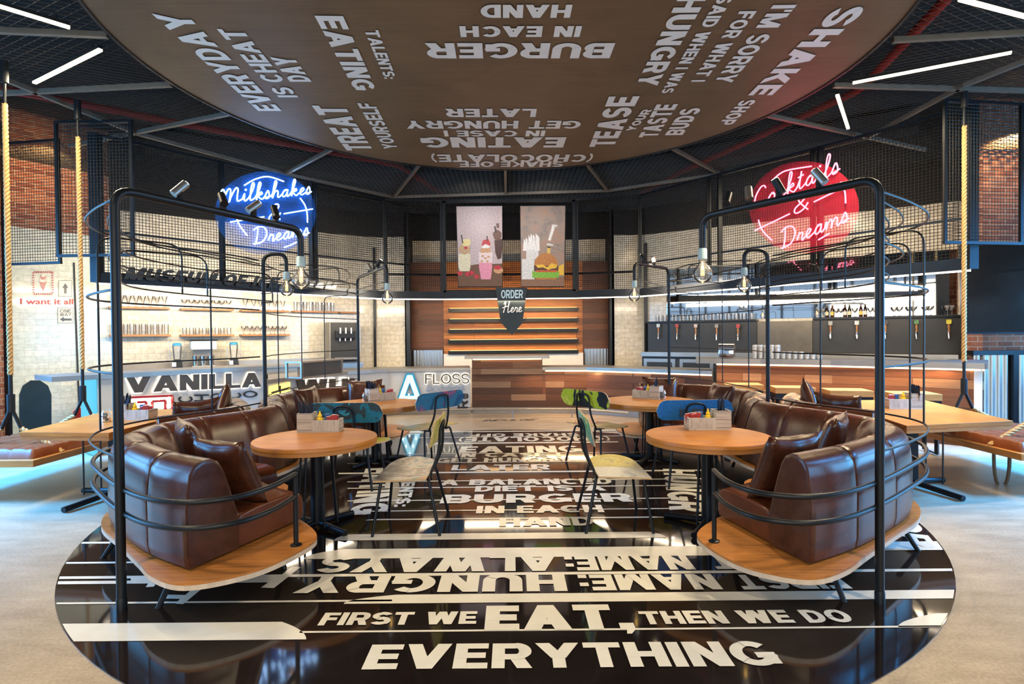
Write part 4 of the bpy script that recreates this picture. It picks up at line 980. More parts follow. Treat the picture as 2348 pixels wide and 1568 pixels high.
zp('printed_cream_topping', ell(480, 440, 40, 34, 16, jag=.06), pc('toffee', (.55, .36, .20)), 4)
zp('printed_cream_topping', ell(492, 395, 30, 26, 12, jag=.1), pc('biscuit', (.80, .66, .30)), 5)
zp('printed_straw', [(455, 345), (462, 342), (472, 400), (465, 402)], pc('ink', (.02, .02, .02)), 6)
zp('printed_cherry', ell(488, 430, 10, 10, 12), pc('cherry', (.55, .03, .05)), 6)
zp('printed_milkshake', [(578, 470), (660, 468), (664, 560), (654, 640), (590, 640), (576, 560)], pc('pink', (.80, .30, .40)), 3)
zp('printed_glass_rim', [(574, 460), (664, 458), (664, 530), (576, 530)], pc('palepink', (.82, .66, .64)), 4)
zp('printed_doughnut', [(590, 425), (648, 422), (652, 462), (586, 464)], pc('dough', (.62, .32, .16)), 5)
zp('printed_cream_topping', [(592, 420), (602, 380), (640, 372), (652, 400), (648, 422)], pc('cherry', (.55, .03, .05)), 6)
zp('printed_cream_topping', [(588, 424), (620, 405), (652, 420), (640, 432), (600, 434)], pc('whip', (.85, .80, .76)), 7)
zp('printed_straw', [(626, 352), (634, 352), (634, 385), (627, 385)], pc('ink', (.02, .02, .02)), 8)
for x, y in ((600, 485), (620, 500), (595, 520), (640, 490), (632, 520)): zp('printed_doughnut_piece', ell(x, y, 9, 8, 10), pc('dough', (.62, .32, .16)), 5)
zp('printed_milkshake', [(678, 380), (731, 370), (731, 430), (724, 500), (700, 508), (684, 460)], pc('choc', (.07, .025, .02)), 3)
zp('printed_cream_topping', ell(698, 345, 30, 34, 14, jag=.08), pc('choc2', (.16, .07, .05)), 4)
zp('printed_straw', [(676, 288), (686, 284), (694, 330), (684, 332)], pc('ink', (.02, .02, .02)), 5); zp('printed_wafer', [(690, 268), (708, 266), (712, 296), (694, 300)], pc('choc2', (.16, .07, .05)), 5)
for x, y in ((500, 605), (526, 598), (560, 622), (450, 600)): zp('printed_strawberry', ell(x, y, 18, 15, 12), pc('cherry', (.55, .03, .05)), 6)
zp('printed_bowl', ell(705, 580, 32, 22, 14), pc('dough', (.62, .32, .16)), 5); zp('printed_strawberry', ell(700, 562, 26, 14, 14), pc('cherry', (.55, .03, .05)), 6)
p = thing('food_poster', 'poster of a tall burger stuck with a syringe, right of the two', 'poster', aty(1245, 660, YP))
flat(p, 'board', [(1192, 471.5), (1298, 470.5), (1294, 658), (1194, 658)][::-1], M['black'], YP+.012, 0, .03)
rust = NT('print_rust'); a = rust.noise(rust.uv(), 3.5, 6, .7, .6); rust.col(rust.ramp(a, [(.3, (.20, .17, .16)), (.5, (.36, .26, .21)), (.7, (.46, .24, .15))])); rust.set(.5)
zp('print', [(852, 153), (1150, 151), (1142, 686), (857, 686)], rust.m, 1)
zp('printed_tabletop', [(857, 640), (1143, 620), (1143, 686), (857, 686)], pc('wood2', (.27, .14, .08)), 2)
zp('printed_fries_box', [(862, 505), (890, 505), (890, 445), (972, 445), (972, 505), (945, 505), (945, 640), (862, 640)], pc('offwhite', (.74, .70, .66)), 3)
for i, (x, h) in enumerate(((868, 370), (882, 360), (900, 345), (914, 335), (930, 340), (948, 335), (960, 345))): zp('printed_paper_cone', [(x, 450), (x+6, h), (x+18, h+18), (x+20, 450)], pc('whip', (.85, .80, .76)), 2+.2*i)
zp('printed_syringe', [(1036, 380), (1052, 384), (1082, 292), (1062, 286)], pc('whip', (.85, .80, .76)), 4); zp('printed_syringe', [(1062, 275), (1098, 278), (1096, 292), (1060, 288)], pc('offwhite', (.74, .70, .66)), 5)
zp('printed_syringe', [(1030, 400), (1070, 408), (1068, 418), (1026, 412)], pc('offwhite', (.74, .70, .66)), 5); zp('printed_syringe', [(1032, 418), (1054, 422), (1050, 470), (1026, 468)], pc('sauce', (.75, .48, .12)), 5); zp('printed_syringe', [(1032, 420), (1053, 424), (1052, 432), (1030, 430)], pc('ink', (.02, .02, .02)), 6)
zp('printed_bun', ell(1022, 545, 78, 80, 18, 180, 360)+[(1100, 552), (944, 552)], pc('bun', (.52, .20, .05)), 5)
zp('printed_patty', wavy(942, 1104, 545, 585, 9, 6), pc('patty', (.10, .04, .025)), 6); zp('printed_cheese', [(950, 545), (1000, 540), (1030, 560), (1060, 532), (1098, 545), (1090, 565), (1060, 570), (1040, 578), (1000, 560), (970, 565)], pc('cheese', (.85, .50, .05)), 7)
zp('printed_tomato', wavy(955, 1095, 578, 592, 7, 3), pc('tomato', (.62, .10, .03)), 8); zp('printed_lettuce', wavy(930, 1108, 578, 630, 11, 16), pc('lettuce', (.22, .48, .05)), 7.5); zp('printed_bun', [(945, 622), (1098, 620), (1085, 642), (960, 642)], pc('bun', (.52, .20, .05)), 7)
zp('printed_fries', [(1095, 560), (1140, 535), (1142, 612), (1108, 612)], pc('cheese', (.85, .50, .05)), 4)
YA = 11.22
p = thing('arrow_sign', 'dark downward arrow sign lettered ORDER Here, hung below the posters', 'sign', aty(1174, 768, YA))
ARW = [(1136, 659), (1209, 660), (1199.5, 730), (1207.5, 729), (1174, 768), (1141, 731), (1147, 732)]
flat(p, 'board', ARW[::-1], plain('slate_board', (.018, .030, .036), .5), YA, 0, .03)
for x in (1145, 1200):
    q = aty(x, 664, YA+.016); MB().bar(q, (q.x, 11.41, 2.38), .02, .02).build('hanger', M['black'], p, smooth=0)
mb = MB(); a, b, c = aty(1149, 684, YA-.002), aty(1199, 683.5, YA-.002), aty(1149, 665, YA-.002); put_text(mb, 'ORDER', a, b-a, c-a, .20, .09, lift=.002); mb.build('lettering', plain('pale_blue_letter', (.55, .72, .76), .4), p, smooth=0, fix=False)
mb = MB(); a, b, c = aty(1151, 717, YA-.012), aty(1197, 715, YA-.012), aty(1151, 691, YA-.012); put_script(mb, 'Here', a, b-a, c-a, .011); mb.build('script_lettering', M['white'], p, smooth=80)
# ---- slatted light wall behind the order point
for i, y in enumerate((709, 733, 757, 781, 806)):
    Yw = 12.9; a, b = aty(1028, y+4, Yw), aty(1326, y-1, Yw)
    z = (a.z+b.z)/2; s = thing('batten_light', 'black lit batten on the boards behind the order point, %s' % ['topmost', 'second from top', 'middle one', 'fourth from top', 'lowest'][i], 'batten', (0, Yw, z-.04))
    MB().box(a.x, b.x, Yw-.02, Yw+.06, z-.04, z+.045).build('batten', M['black'], s, smooth=0)
    MB().box(a.x+.03, b.x-.03, Yw+.03, Yw+.055, z+.045, z+.052).build('light_strip', M['ledslat'], s, smooth=0)
struct(MB().box(-1.6, 1.66, 12.93, 13.0, 0, 1.15).build('wall_back_lower', M['white'], smooth=0))
# ------------------------------------------------------------------ counters
MITRE = [False, False]
def run(pts, off):
    """offset an open polyline to its left by off"""
    P = [Vector(p) for p in pts]; out = []
    for i, p in enumerate(P):
        ns = []
        if i > 0: d = (P[i]-P[i-1]).normalized(); ns.append(Vector((-d.y, d.x)))
        if i < len(P)-1: d = (P[i+1]-P[i]).normalized(); ns.append(Vector((-d.y, d.x)))
        n = sum(ns, Vector((0, 0))).normalized(); k = n.dot(ns[0])
        if (i == 0 and MITRE[0]) or (i == len(P)-1 and MITRE[-1]): n = p.normalized(); k = max(n.dot(ns[0]), .3)      # this end is cut at a slant
        out.append(p+n*(off/max(k, .3)))
    return out
def band(mb, pts, o0, o1, z0, z1):
    a, b = run(pts, o0), run(pts, o1); rings = [[Vector((*p, z0)), Vector((*q, z0)), Vector((*q, z1)), Vector((*p, z1))] for p, q in zip(a, b)]
    mb.sweep(rings); return mb
VL = [(-5.55, 7.42), (-4.85, 8.36), (-4.15, 9.3)]
ct = thing('serving_counter', 'tall white-fronted steel counter with backlit brown flavour lettering, at the left', 'counter', (-4.8, 8.5, 0))
band(MB(), VL, .05, .55, .1, 1.035).build('carcass', M['signwhite'], ct, smooth=0); band(MB(), VL, .12, .5, 0, .1).build('plinth', M['steel'], ct, smooth=0)
band(MB(), [(-5.85, 7.02)]+VL, -.02, .75, 1.035, 1.10).build('steel_top', M['steel'], ct, smooth=0)
MB().box(-.02, .02, 0, .5, .02, 1.03, Matrix.Translation((-5.58, 7.39, 0)) @ Matrix.Rotation(math.radians(53), 4, 'Z')).build('lit_end_panel', M['litcyan'], ct, smooth=0)
fA, fB = shift(VL[0], VL[-1], -.035); f = on(fA, fB); nV = Vector((fB[1]-fA[1], -(fB[0]-fA[0]), 0)).normalized()
def sign(parent, s, bs, be, ts, mat, depth=.03, t=.22, gap=.10, halo=True, ff=None, off=.012, nm='lettering'):
    g = ff or f; a, b, c = g(*bs), g(*be), g(*ts); n = (b-a).cross(c-a).normalized()
    mb = MB(); put_text(mb, s, a+n*off, b-a, c-a, t, gap, depth=depth); mb.build(nm, mat, parent, smooth=0)
    if halo:
        mb = MB(); put_text(mb, s, a-(c-a)*.05-(b-a)*.006, (b-a)*1.012, (c-a)*1.1, t+.05, gap*.7, depth=.003); mb.build('halo_light', M['haloled'], parent, smooth=0)
sign(ct, 'VANILLA', (286, 901), (596, 886.5), (286, 862), M['bronze'], t=.24)
for i, ch in enumerate('CHOCO'):       # each letter lies on its back
    x0 = 408+37.2*i; yb = lerp(923, 909, i/4.6); h = lerp(16.5, 15, i/4)
    a, b, c = f(x0+33.5, yb), f(x0+33.5, yb-h), f(x0, yb+.8); mb = MB(); put_text(mb, ch, a, b-a, c-a, .17, .1, depth=.006); mb.build('lettering', M['dark'], ct, smooth=0)
def boxsign(parent, ff, px, mat, n, d0, d1, nm):
    P = [ff(*q)+n*d0 for q in px]; Q = [ff(*q)+n*d1 for q in px]; k = len(P)
    return MB().add(P+Q, [tuple(range(k)), tuple(range(k, 2*k))[::-1]]+[(i, (i+1) % k, k+(i+1) % k, k+i) for i in range(k)]).build(nm, mat, parent, smooth=0)
boxsign(ct, f, [(300, 940), (394, 935), (394, 907), (300, 911)], M['haloled'], nV, .002, .012, 'marquee_panel')
for pa, pb in (((300, 911), (394, 907)), ((394, 907), (394, 937)), ((313, 922), (334, 921)), ((334, 921), (334, 940)), ((348, 920), (378, 918)), ((378, 918), (378, 940)), ((348, 920), (348, 940))):
    MB().bar(f(*pa)+nV*.02, f(*pb)+nV*.02, .02, .03).build('red_edge', M['red'], ct, smooth=0)
for x, y in ((312, 917), (340, 916), (362, 914), (386, 912), (341, 930), (386, 930)): MB().sphere(f(x, y)+nV*.03, .018, 10, 6).build('marquee_bulb', M['bulbdot'], ct)
WL = [(-3.72, 8.42), (-3.50, 9.3), (-3.06, 10.3), (-2.45, 10.95), (-.84, 11.12)]
MITRE[0] = True
ct2 = thing('serving_counter', 'low white-fronted steel counter with lit lettering curving round to the order point', 'counter', (-2.6, 10.4, 0))
band(MB(), WL, .05, .6, .13, .87).build('carcass', M['signwhite'], ct2, smooth=0); band(MB(), WL, .12, .55, 0, .13).build('plinth', M['steel'], ct2, smooth=0)
band(MB(), WL, 0, .8, .87, .93).build('steel_top', M['steel'], ct2, smooth=0)
WA, WB = shift(WL[1], WL[2], -.035); fw = on(WA, WB)
sign(ct2, 'WHIP', (676, 917), (852, 905), (676, 870), M['bronze'], ff=fw, t=.24)
MITRE[0] = False
W0, W1 = shift(WL[0], WL[1], -.04); fy = on(W0, W1); nY = Vector((W1[1]-W0[1], -(W1[0]-W0[0]), 0)).normalized()
boxsign(ct2, fy, [(618, 922), (664, 905), (664, 876), (618, 886)], M['lityellow'], nY, .0, .012, 'lit_yellow_panel')
for pa, pb in (((620, 900), (662, 888)), ((620, 912), (662, 898)), ((640, 884), (640, 916))): MB().bar(fy(*pa)+nY*.02, fy(*pb)+nY*.02, .02, .02).build('panel_bar', M['dark'], ct2, smooth=0)
FA, FB = shift(WL[3], WL[4], -.03); ff2 = on(FA, FB)
sign(ct2, 'FLOSS', (975, 880), (1076, 879), (975, 857), M['bronze'], ff=ff2, t=.13, gap=.1)
sign(ct2, 'A', (905, 930), (974, 929), (905, 856), M['blue'], ff=ff2, t=.21, halo=False, depth=.02, off=.004)
nF = Vector((FB[1]-FA[1], -(FB[0]-FA[0]), 0)).normalized()
mb = MB(); a, b, c = ff2(909, 929), ff2(970, 928), ff2(909, 860); put_text(mb, 'A', a+nF*.026, b-a, c-a, .15, .1, depth=.004); mb.build('lit_letter_face', emit('lit_pale_cyan', (.45, .85, 1), 1.5), ct2, smooth=0)
for x, y in ((938, 862), (930, 880), (946, 880), (923, 897), (953, 897), (938, 904), (915, 915), (961, 915)): MB().sphere(ff2(x, y)+nF*.034, .016, 8, 6).build('marquee_bulb', emit('cold_bulb', (.9, .97, 1), 6), ct2)
mb = MB(); a, b, c = ff2(977, 897), ff2(1066, 896), ff2(977, 868); put_script(mb, 'scooos', a+nF*.014, b-a, c-a, .009); mb.build('script_lettering', plain('pale_blue_wire', (.35, .45, .62), .4), ct2, smooth=80)
mb = MB(); a, b, c = ff2(1062, 914), ff2(1074, 914), ff2(1062, 902); put_text(mb, 'B', a, b-a, c-a, .24, .1, depth=.006); mb.build('lettering', M['dark'], ct2, smooth=0)
mb = MB(); a, b, c = ff2(1073, 938), ff2(1073, 917), ff2(1049, 938); put_text(mb, 'R', a, b-a, c-a, .22, .1, depth=.006); mb.build('lettering', M['dark'], ct2, smooth=0)
mb = MB(); a, b, c = ff2(950, 941), ff2(930, 941), ff2(950, 920); put_text(mb, 'M', a, b-a, c-a, .24, .1, depth=.006); mb.build('lettering', M['dark'], ct2, smooth=0)
CL = [(-.82, 11.1), (.66, 11.02), (1.45, 10.9), (2.25, 10.35), (3.42, 9.48)]
MITRE[1] = True
ct3 = thing('order_counter', 'reclaimed-board order counter in the middle with a raised till block and steel top', 'counter', (1, 10.8, 0))
band(MB(), CL, .05, .6, .13, .87).build('board_front', M['plank_bar'], ct3, smooth=0); band(MB(), CL, .12, .55, 0, .13).build('plinth', M['steel'], ct3, smooth=0)
band(MB(), CL, 0, .8, .87, .93).build('steel_top', M['steel'], ct3, smooth=0)
MB().box(-.80, .60, 11.0, 11.75, .80, 1.11).build('till_block', M['plank_bar'], ct3, smooth=0); MB().box(-.94, .74, 10.93, 11.85, 1.11, 1.17).build('till_top', M['steel'], ct3, smooth=0)
band(MB(), CL[1:], .02, .045, .845, .868).build('light_strip', M['ledwarm'], ct3, smooth=0); MB().box(-.78, .58, 10.96, 10.985, 1.09, 1.108).build('light_strip', M['ledwarm'], ct3, smooth=0)
BLn = [(3.44, 9.32), (4.05, 9.02), (4.9, 8.5), (6.28, 7.36)]
MITRE[:] = [True, False]
ct4 = thing('bar_counter', 'raised reclaimed-board bar with a thick steel top along the right', 'bar', (4.8, 8.5, 0))
band(MB(), BLn, .1, .6, 0, 1.07).build('board_front', M['plank_bar'], ct4, smooth=0); band(MB(), [(3.14, 9.46)]+BLn[1:], -.08, .62, 1.07, 1.15).build('steel_top', M['steel'], ct4, smooth=0)
band(MB(), BLn, .06, .085, 1.04, 1.066).build('light_strip', M['ledwarm'], ct4, smooth=0)
MITRE[:] = [False, False]
MB().prism([(6.30, 7.42), (6.66, 7.80), (6.60, 7.86), (6.24, 7.48)], 0, 1.07).build('pale_end_panel', M['white'], ct4, smooth=0)
MB().prism([(6.28, 7.30), (7.05, 8.2), (6.7, 8.5), (6.0, 7.75)], 1.072, 1.148).build('steel_return', M['steel'], ct4, smooth=0)
fr = thing('foot_rail', 'low steel foot rail on little posts in front of the order counter', 'foot rail', (.3, 10.66, 0))
fp = [(-1.9, 10.6), (-.8, 10.66), (1.2, 10.55), (2.1, 10.0)]; MB().tube([(x, y, .15) for x, y in fp], .02, 8).build('rail_tube', M['steel'], fr)
for x, y in ((-1.28, 10.63), (-.0, 10.62), (1.13, 10.56)): MB().cyl((x, y, 0), (x, y, .15), .013, 8).build('post', M['steel'], fr)
mb = MB(); put_text(mb, 'INDULGE', atz(1105, 966, .001), atz(1226, 964, .001)-atz(1105, 966, .001), (0, .18, 0), .12, .1, lift=.003, shear=.4); tag(mb.build('floor_lettering', M['duct'], smooth=0, fix=False), 'faint dark lettering on the bare floor in front of the order counter', 'floor lettering')
# ------------------------------------------------------------------ chairs made of old skateboard decks
def deck_outline(l, h, n=9):
    """stadium: rounded at both ends"""
    r = h/2; return [(l/2-r+r*math.cos(math.radians(a)), r*math.sin(math.radians(a))) for a in [-90+180*i/n for i in range(n+1)]]+[(-l/2+r+r*math.cos(math.radians(a)), r*math.sin(math.radians(a))) for a in [90+180*i/n for i in range(n+1)]]
def deck_chair(loc, rz, mirror, backmat, seatmat, seat2, label):
    t = thing('deck_chair', label, 'chair', (*loc, 0), rz, local=True); k = -1 if mirror else 1
    # backrest: a whole deck, nose and tail kicked back, leaning
    def deckpart(f, out, th, mats, nm):
        n = len(out); rows = []; N = 26
        # cut into strips along the length so that it can bend
        xs = sorted({round(p[0], 4) for p in out}); 
        top = []; 
        hw = lambda x: max((abs(p[1]) for p in out if abs(p[0]-x) < 1e-3), default=None)
        L = max(xs); prof = []
        for i in range(N+1):
            x = -L+2*L*i/N; r = max(abs(p[1]) for p in out); e = L-abs(x); w = r if e > r else math.sqrt(max(r*r-(r-e)**2, 0))
            prof.append((x, max(w, .004)))
        vs = []; fs = []; ms = []
        for x, w in prof:
            for y in (-w, w):
                for s in (0, th): vs.append(f(x, y, s))
        m = MB()
        for i in range(N):
            a = i*4; b = a+4
            fs += [(a, a+2, b+2, b), (a+1, b+1, b+3, a+3), (a, b, b+1, a+1), (a+2, a+3, b+3, b+2)]; ms += [0, 0, 1, 1]
        fs += [(0, 1, 3, 2), (N*4, N*4+2, N*4+3, N*4+1)]; ms += [1, 1]
        m.add(vs, fs); m.m = ms
        return m.build(nm, mats, t, smooth=50)
    def bend(x, y, s):
        kick = max(0, abs(x)-.26); return Vector((x, -.235-.9*kick*kick-.22*y-s-.25*(.05-x*x*.3), .80+y))
    deckpart(bend, deck_outline(.80, .21), .012, [M[backmat], M['maple']], 'backrest')
    # seat: two board ends side by side; one end keeps its round nose, the other is sawn straight
    def seat(y0, y1, mat, nose):
        m = MB(); pts = [(-.37*k, y0), (.25*k, y0)]
        if nose: pts += [(k*(.25+.14*math.sin(math.radians(a))), lerp(y0, y1, .5-.5*math.cos(math.radians(a)))) for a in range(15, 180, 15)]
        pts += [(.25*k, y1), (-.37*k, y1)]
        if mirror: pts = pts[::-1]
        n = len(pts); z = lambda x, y: .462+.25*max(0, -(y+.1))+.10*max(0, x*k-.2)
        m.add([Vector((x, y, z(x, y))) for x, y in pts]+[Vector((x, y, z(x, y)-.014)) for x, y in pts], [tuple(range(n)), tuple(range(n, 2*n))[::-1]]+[(i, n+i, n+(i+1) % n, (i+1) % n) for i in range(n)])
        m.m = [0, 0]+[1]*n; return m.build('seat_board', [M[mat], M['maple']], t, smooth=40)
    m = MB(); pts = []
    for i in range(13):
        a = math.radians(-90+180*i/12); pts.append((k*(.18+.22*math.cos(a)), .205*math.sin(a)))
    out = [(-.02*k, -.205)]+pts+[(-.02*k, .205)]
    def board(out, mat):
        if mirror: out = out[::-1]
        n = len(out); z = lambda x, y: .462+.18*max(0, -(y+.12))+.14*max(0, x*k-.24)
        m = MB(); m.add([Vector((x, y, z(x, y))) for x, y in out]+[Vector((x, y, z(x, y)-.014)) for x, y in out], [tuple(range(n)), tuple(range(n, 2*n))[::-1]]+[(i, n+i, n+(i+1) % n, (i+1) % n) for i in range(n)])
        m.m = [0, 0]+[1]*n; return m.build('seat_board', [M[mat], M['maple']], t, smooth=40)
    board(out, seat2); board([(-.36*k, -.205), (-.026*k, -.205), (-.026*k, .205), (-.36*k, .205)], seatmat)
    # frame: splayed rod legs, seat rails and the hoop that carries the backrest
    for sx in (-1, 1):
        MB().tube(round_path([(sx*.10, .15, .445), (sx*.22, .17, .445), (sx*.30, .23, .001)], .03, 4), .0125, 8).build('leg', M['black'], t, smooth=60)
        MB().tube(round_path([(sx*.12, -.20, .445), (sx*.21, -.20, .445), (sx*.29, -.30, 0)], .03, 4), .0125, 8).build('leg', M['black'], t, smooth=60)
        MB().tube([(sx*.14, -.22, .44), (sx*.14, .16, .44)], .0115, 8).build('seat_rail', M['black'], t)
    hoop = [(-.14, -.20, .44), (-.115, -.27, .62), (-.10, -.285, .80), (-.075, -.30, .855), (0, -.305, .872), (.075, -.30, .855), (.10, -.285, .80), (.115, -.27, .62), (.14, -.20, .44)]
    MB().tube(catmull(hoop, 5), .0115, 8).build('back_hoop', M['black'], t, smooth=60)
    return t
deck_chair((-.88, 4.62), PI/2, False, 'deck_yellow', 'deck_grey', 'deck_grey', 'chair seen edge-on with grey sketchy seat, right of the front left table')
deck_chair((.87, 4.64), -PI/2, True, 'deck_green', 'deck_pale', 'deck_yellow', 'chair seen edge-on, sea-green back, left of the front right table')
deck_chair((-1.71, 5.90), math.radians(-2), False, 'deck_cyan', 'deck_yellow', 'deck_yellow', 'chair with a scuffed teal deck back, behind the front left table')
deck_chair((1.84, 5.88), math.radians(3), True, 'deck_blue', 'deck_yellow', 'deck_yellow', 'chair with a bright blue lettered deck back, behind the front right table')
deck_chair((-1.07, 6.83), math.radians(51), True, 'deck_navy', 'deck_yellow', 'deck_yellow', 'chair with a navy and rose deck back, by the rear left table')
deck_chair((1.07, 6.85), math.radians(-51), False, 'deck_lime', 'deck_red', 'deck_yellow', 'chair with a lime and black deck back, by the rear right table')
lt = [o for o in bpy.data.objects if o.get('label', '').startswith('chair with a bright blue')][0]
bk = [c for c in lt.children if c.name.startswith('backrest')][0]
def chair_print():
    m = MB(); put_text(m, 'EMBRZ', (-.16, -.276, .735), (.36, 0, 0), (0, 0.016, .075), .22, .08, lift=.004)
    m.v = [p+Vector((0, 0, 0)) for p in m.v]; m.build('printed_lettering', M['dark'], lt, smooth=0, fix=False)
chair_print()
# ------------------------------------------------------------------ condiment crates and what is in them
def bottle_mb(r, h, neck=.4, tip=True):
    return [(r*.95, 0), (r, h*.04), (r, h*.55), (r*.75, h*.68), (r*neck, h*.74), (r*neck, h*.82), (r*.5, h*.83), (r*.42, h*.9), (r*.12, h)]
def crate_set(x, y, z, rz, flip, where, jar=None, low=True):
    """wooden caddy with a tall napkin end; everything in it is a thing of its own"""
    R = Matrix.Translation((x, y, z)) @ Matrix.Rotation(rz, 4, 'Z'); k = -1 if flip else 1
    t = thing('condiment_crate', 'weathered wooden condiment crate on the '+where, 'crate', (x, y, z))
    L, Wd, h1, h2 = .36, .15, .105, .165; xs = -L/2+.13          # the tall end is on -x (mirrored when flip)
    def bx(x0, x1, y0, y1, z0, z1, nm, mat):
        a, b = (x0, x1) if k == 1 else (-x1, -x0); return MB().box(a, b, y0, y1, z0, z1, R).build(nm, M[mat], t, smooth=0)
    bx(-L/2, L/2, -Wd/2, Wd/2, 0, .012, 'bottom', 'crate')
    bx(-L/2, xs, -Wd/2, -Wd/2+.012, .012, h2, 'front_board', 'crate'); bx(xs, L/2, -Wd/2, -Wd/2+.012, .012, h1, 'front_board', 'cratev')
    bx(-L/2, xs, Wd/2-.012, Wd/2, .012, h2, 'back_board', 'crate'); bx(xs, L/2, Wd/2-.012, Wd/2, .012, h1, 'back_board', 'crate')
    bx(-L/2, -L/2+.012, -Wd/2+.012, Wd/2-.012, .012, h2, 'end_board', 'crate'); bx(L/2-.012, L/2, -Wd/2+.012, Wd/2-.012, .012, h1, 'end_board', 'crate')
    bx(xs-.012, xs, -Wd/2+.012, Wd/2-.012, .012, h2, 'divider', 'crate')
    P = lambda a, b, c=.012: R @ Vector((a*k, b, c))
    rr = random.Random(int(abs(x*100)))
    m = MB()
    for i in range(9):
        a = rr.uniform(-.045, .045); b = rr.uniform(-.04, .04); c = P(-L/2+.065+a*.7, b, .0); lean = Vector((a*.9, b*.8, 0)); w = rr.uniform(.018, .028)
        d = unit(rr.uniform(0, 180))*w; tp = c+lean+Vector((0, 0, rr.uniform(.20, .245)))
        m.add([c-d+Vector((0, 0, .014)), c+d+Vector((0, 0, .014)), tp+d*.55, tp-d*.55+Vector((0, 0, .015)), tp+Vector((0, 0, .03))+d*.1], [(0, 1, 2, 4, 3)])
        e = Vector((-d.y, d.x, 0))*.35; m.add([c-d+e+Vector((0, 0, .014)), c+d+e+Vector((0, 0, .014)), tp+e*1.4+d*.3, tp-d*.6+e], [(0, 1, 2, 3)])
    tag(m.build('napkin_bundle', M['navy'], loc=P(-L/2+.065, 0), smooth=0, fix=False), 'dark navy rolled napkins in the crate on the '+where, 'napkins')
    p = P(xs+.045, .0); mu = thing('mustard_bottle', 'yellow mustard bottle in the crate on the '+where, 'bottle', p)
    MB().lathe([(.026, 0), (.028, .01), (.028, .09), (.022, .105), (.014, .112)], p, 18).build('bottle', M['yellow'], mu, smooth=60); MB().lathe([(.018, .112), (.018, .13), (.010, .136), (.008, .152), (.004, .165)], p, 14).build('cap', M['yellow'], mu, smooth=60)
    p = P(xs+.01+.012, .03); bxm = MB().box(-.018, .018, -.02, .02, 0, .135, Matrix.Translation(P(xs+.10, .035)) @ Matrix.Rotation(rz, 4, 'Z')); tag(bxm.build('sauce_packet', M['bluepack'], smooth=0, bevel=.003), 'blue sauce packet in the crate on the '+where, 'packet')
    m = MB()
    for i in range(4):
        c = P(xs+.155+.022*(i % 3), -.02+.02*(i//2)); Mx = Matrix.Translation(c) @ Matrix.Rotation(rz+rr.uniform(-.5, .5), 4, 'Z') @ Matrix.Rotation(rr.uniform(-.25, .25), 4, 'Y')
        m = MB().box(-.026, .026, -.005, .005, .0, .125+.01*(i % 2), Mx)
        sa = m.build('ketchup_sachet', [M['ketchup'], M['paper']], loc=c, smooth=0, bevel=.003); sa.data.polygons.foreach_set('material_index', [1 if pl.center.z > .075 else 0 for pl in sa.data.polygons])
        tag(sa, 'red and white ketchup sachets in the crate on the '+where, 'sachet', 'ketchup sachets on the '+where)
    if jar:
        p = Vector((*jar, z)); j = thing('dark_glass_jar', 'small glass jar of dark drops beside the crate on the '+where, 'jar', p)
        MB().lathe([(.036, 0), (.042, .006), (.042, .085), (.034, .10), (.034, .112), (.038, .118)], p, 20, caps=False).build('glass', M['glass'], j, smooth=50)
        m = MB(); q = random.Random(3)
        for i in range(26):
            a = q.uniform(0, 6.28); r_ = q.uniform(0, .026); m.sphere(p+Vector((r_*math.cos(a), r_*math.sin(a), .014+.0028*i)), .011, 7, 5)
        o = m.build('dark_drops', M['navy'], j); o['kind'] = 'stuff'
crate_set(-1.69, 4.86, .75, .02, False, 'front left table'); crate_set(1.69, 4.80, .75, -.02, True, 'front right table')
crate_set(-1.70, 7.12, .75, math.radians(38), False, 'rear left table', (-1.86, 7.0)); crate_set(1.74, 7.12, .75, math.radians(-35), True, 'rear right table', (1.90, 7.0))
crate_set(-3.86, 5.66, .75, math.radians(0), False, 'left long table', (-4.06, 5.52)); crate_set(4.22, 5.98, .75, math.radians(-5), True, 'right long table')
M['ropegrey'] = plain('weathered_rope', (.16, .13, .10), .9)
